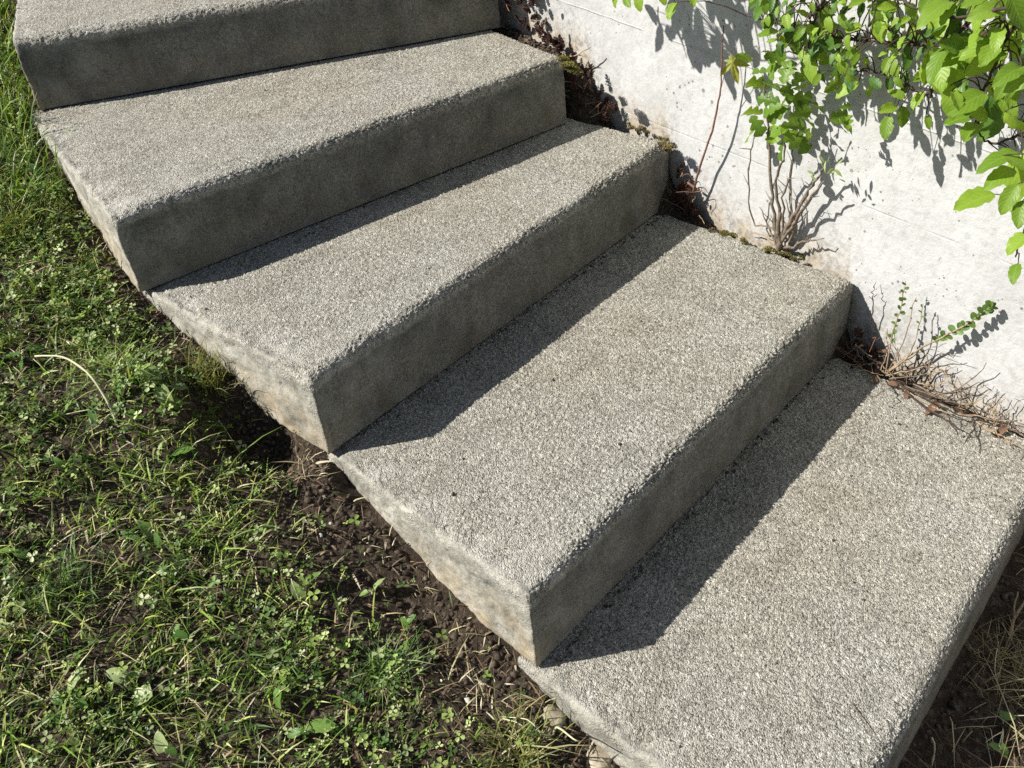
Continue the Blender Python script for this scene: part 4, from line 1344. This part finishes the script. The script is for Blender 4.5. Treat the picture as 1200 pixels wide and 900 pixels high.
# pale branched twig at the right edge, below the lowest step
g = ground_at(1182, 745)
tw = empty('dry_twig', g, 'pale branched dead twig at the right edge below the lowest step', 'twig')
T3 = lambda px, py, h_: ground_at(px, py) + np.array([0, 0, h_])
part_tube('stem', tw, [T3(1182, 748, .004), T3(1186, 732, .012), T3(1196, 715, .02), T3(1206, 695, .022)], .0030, .0018, M_DEAD, 6, 10, .0005)
part_tube('fork', tw, [T3(1186, 730, .012), T3(1185, 718, .02), T3(1188, 706, .026)], .0020, .0012, M_DEAD, 5, 7, .0004)
part_tube('fork', tw, [T3(1194, 718, .02), T3(1202, 720, .025), T3(1212, 722, .028)], .0018, .0011, M_DEAD, 5, 7, .0004)


# ------------------------------------------------------------------ tufts of longer grass
def tuft(px, py, n, hmin, hmax, wid, pal, label, spread=.016, lean=(.2, 1.1), az=None):
    g = ground_at(px, py)
    x = g[0] + rng.normal(0, spread, n); y = g[1] + rng.normal(0, spread, n)
    x = np.minimum(x, edge_x(y) - .006) if g[1] > .11 else x
    a = None if az is None else rng.normal(az, .5, n)
    pr = blades(x, y, rng.uniform(hmin, hmax, n), rng.uniform(wid * .6, wid * 1.2, n), rng.uniform(lean[0], lean[1], n), pick(pal, n), a)
    pr = (pr[0] - g, *pr[1:])
    o = blade_object('grass_tuft', [pr], M_GRASS)
    o.location = g
    return tag(o, label, 'grass tuft', 'tufts of longer grass')


FINE = np.array([(.10, .19, .05), (.14, .25, .07), (.20, .30, .11)])
YEL = np.array([(.20, .24, .06), (.26, .27, .09), (.32, .29, .12), (.13, .18, .04)])
tuft(455, 792, 150, .025, .055, .0013, FINE, 'fine bluish green grass tuft in the bare soil below the steps', .014, (.4, 1.4))
tuft(610, 890, 130, .03, .075, .0020, YEL, 'yellowish grass tuft at the bottom edge beside the lowest step', .02, (.3, 1.2))
tuft(248, 452, 130, .045, .085, .0017, YEL, 'long yellow green grass tuft hanging beside the middle step', .015, (.2, .9))
tuft(80, 690, 110, .03, .07, .0018, FINE, 'taller green grass tuft in the left of the lawn', .022, (.2, 1.0))
tuft(20, 270, 160, .04, .085, .0022, YEL[:2], 'light green grass tuft at the left edge beside the second step', .03, (.3, 1.0))
tuft(1188, 790, 170, .02, .05, .0014, np.array([(.34, .29, .15), (.42, .37, .22), (.28, .24, .10)]), 'dry blond grass tuft at the right edge below the lowest step', .03, (.6, 1.8))
tuft(330, 780, 60, .025, .05, .0014, FINE, 'sparse grass tuft near the bottom of the bare strip', .02, (.3, 1.2))
# two long flat blades crossing the lower corner of the steps
g = ground_at(648, 862)
lb_ = empty('long_grass_blades', g, 'pair of long light green blades bending by the lowest step corner', 'grass blade')
part_tube('blade', lb_, [g, g + np.array([.0, -.01, .03]), on_level(672, 866, .02), on_level(680, 869, .015)], .0022, .0006, M_STALK, 4, 10)
part_tube('blade', lb_, [g, g + np.array([-.02, .0, .03]), ground_at(620, 858) + np.array([0, 0, .03]), ground_at(588, 846) + np.array([0, 0, .012])], .0018, .0006, M_STALK, 4, 10)


# ------------------------------------------------------------------ stones
def stone(P_, r, sq, mat, label, name='stone', group=None):
    n, m_ = 10, 16
    th = np.linspace(.12, math.pi - .12, n); ph = np.linspace(0, 2 * math.pi, m_, endpoint=False)
    T, Ph = np.meshgrid(th, ph, indexing='ij')
    D_ = np.stack([np.sin(T) * np.cos(Ph), np.sin(T) * np.sin(Ph), np.cos(T)], -1)
    sd = rng.integers(1, 999)
    R_ = r * (1 + .35 * vnoise(D_ + P_ * 9, .9, int(sd), 2))
    V = D_ * R_[..., None] * np.array([1, .8, sq])
    ii = np.arange(n * m_).reshape(n, m_); jj = np.roll(ii, -1, 1)
    F = np.stack([ii[:-1], ii[1:], jj[1:], jj[:-1]], -1).reshape(-1, 4)
    s = Soup(); s.add(V.reshape(-1, 3), F, None)
    me = s.mesh(name)
    me2 = me
    caps = [list(ii[0][::1]), list(ii[-1][::-1])]
    import bmesh
    bm = bmesh.new(); bm.from_mesh(me2); bm.verts.ensure_lookup_table()
    for c in caps: bm.faces.new([bm.verts[int(q)] for q in c])
    bm.normal_update(); bm.to_mesh(me2); bm.free()
    me2.polygons.foreach_set('use_smooth', np.ones(len(me2.polygons), bool))
    o = link(name, me2, mat)
    o.location = P_
    o.rotation_euler = (0, 0, rr.uniform(0, 6))
    return tag(o, label, 'stone' if name == 'stone' else 'pebble', group)


stone(ground_at(640, 846) + np.array([.006, 0, -.004]), .026, .5, M_STONE, 'pale tan stone wedged under the left edge of the lowest step')
stone(ground_at(700, 893) + np.array([.004, 0, -.004]), .024, .5, M_STONE, 'tan stone at the bottom edge beside the lowest step')
for (px, py, r_, lb) in ((277, 642, .0045, 'white pebble in the soil left of the bare strip'), (301, 715, .0052, 'roundest white pebble in the middle of the lower lawn'),
                         (315, 731, .0045, 'small white pebble just below the roundest one'), (548, 822, .005, 'white fragment in the soil near the lower step corner'),
                         (376, 628, .004, 'pebble close to the side of the second lowest step'), (388, 614, .0036, 'tiny pebble beside the rear of the second lowest step'),
                         (530, 758, .004, 'pale chip below the side of the second lowest step')):
    stone(ground_at(px, py) + np.array([0, 0, r_ * .4]), r_, .8, M_PEBBLE, lb, 'pebble', 'white pebbles in the soil')
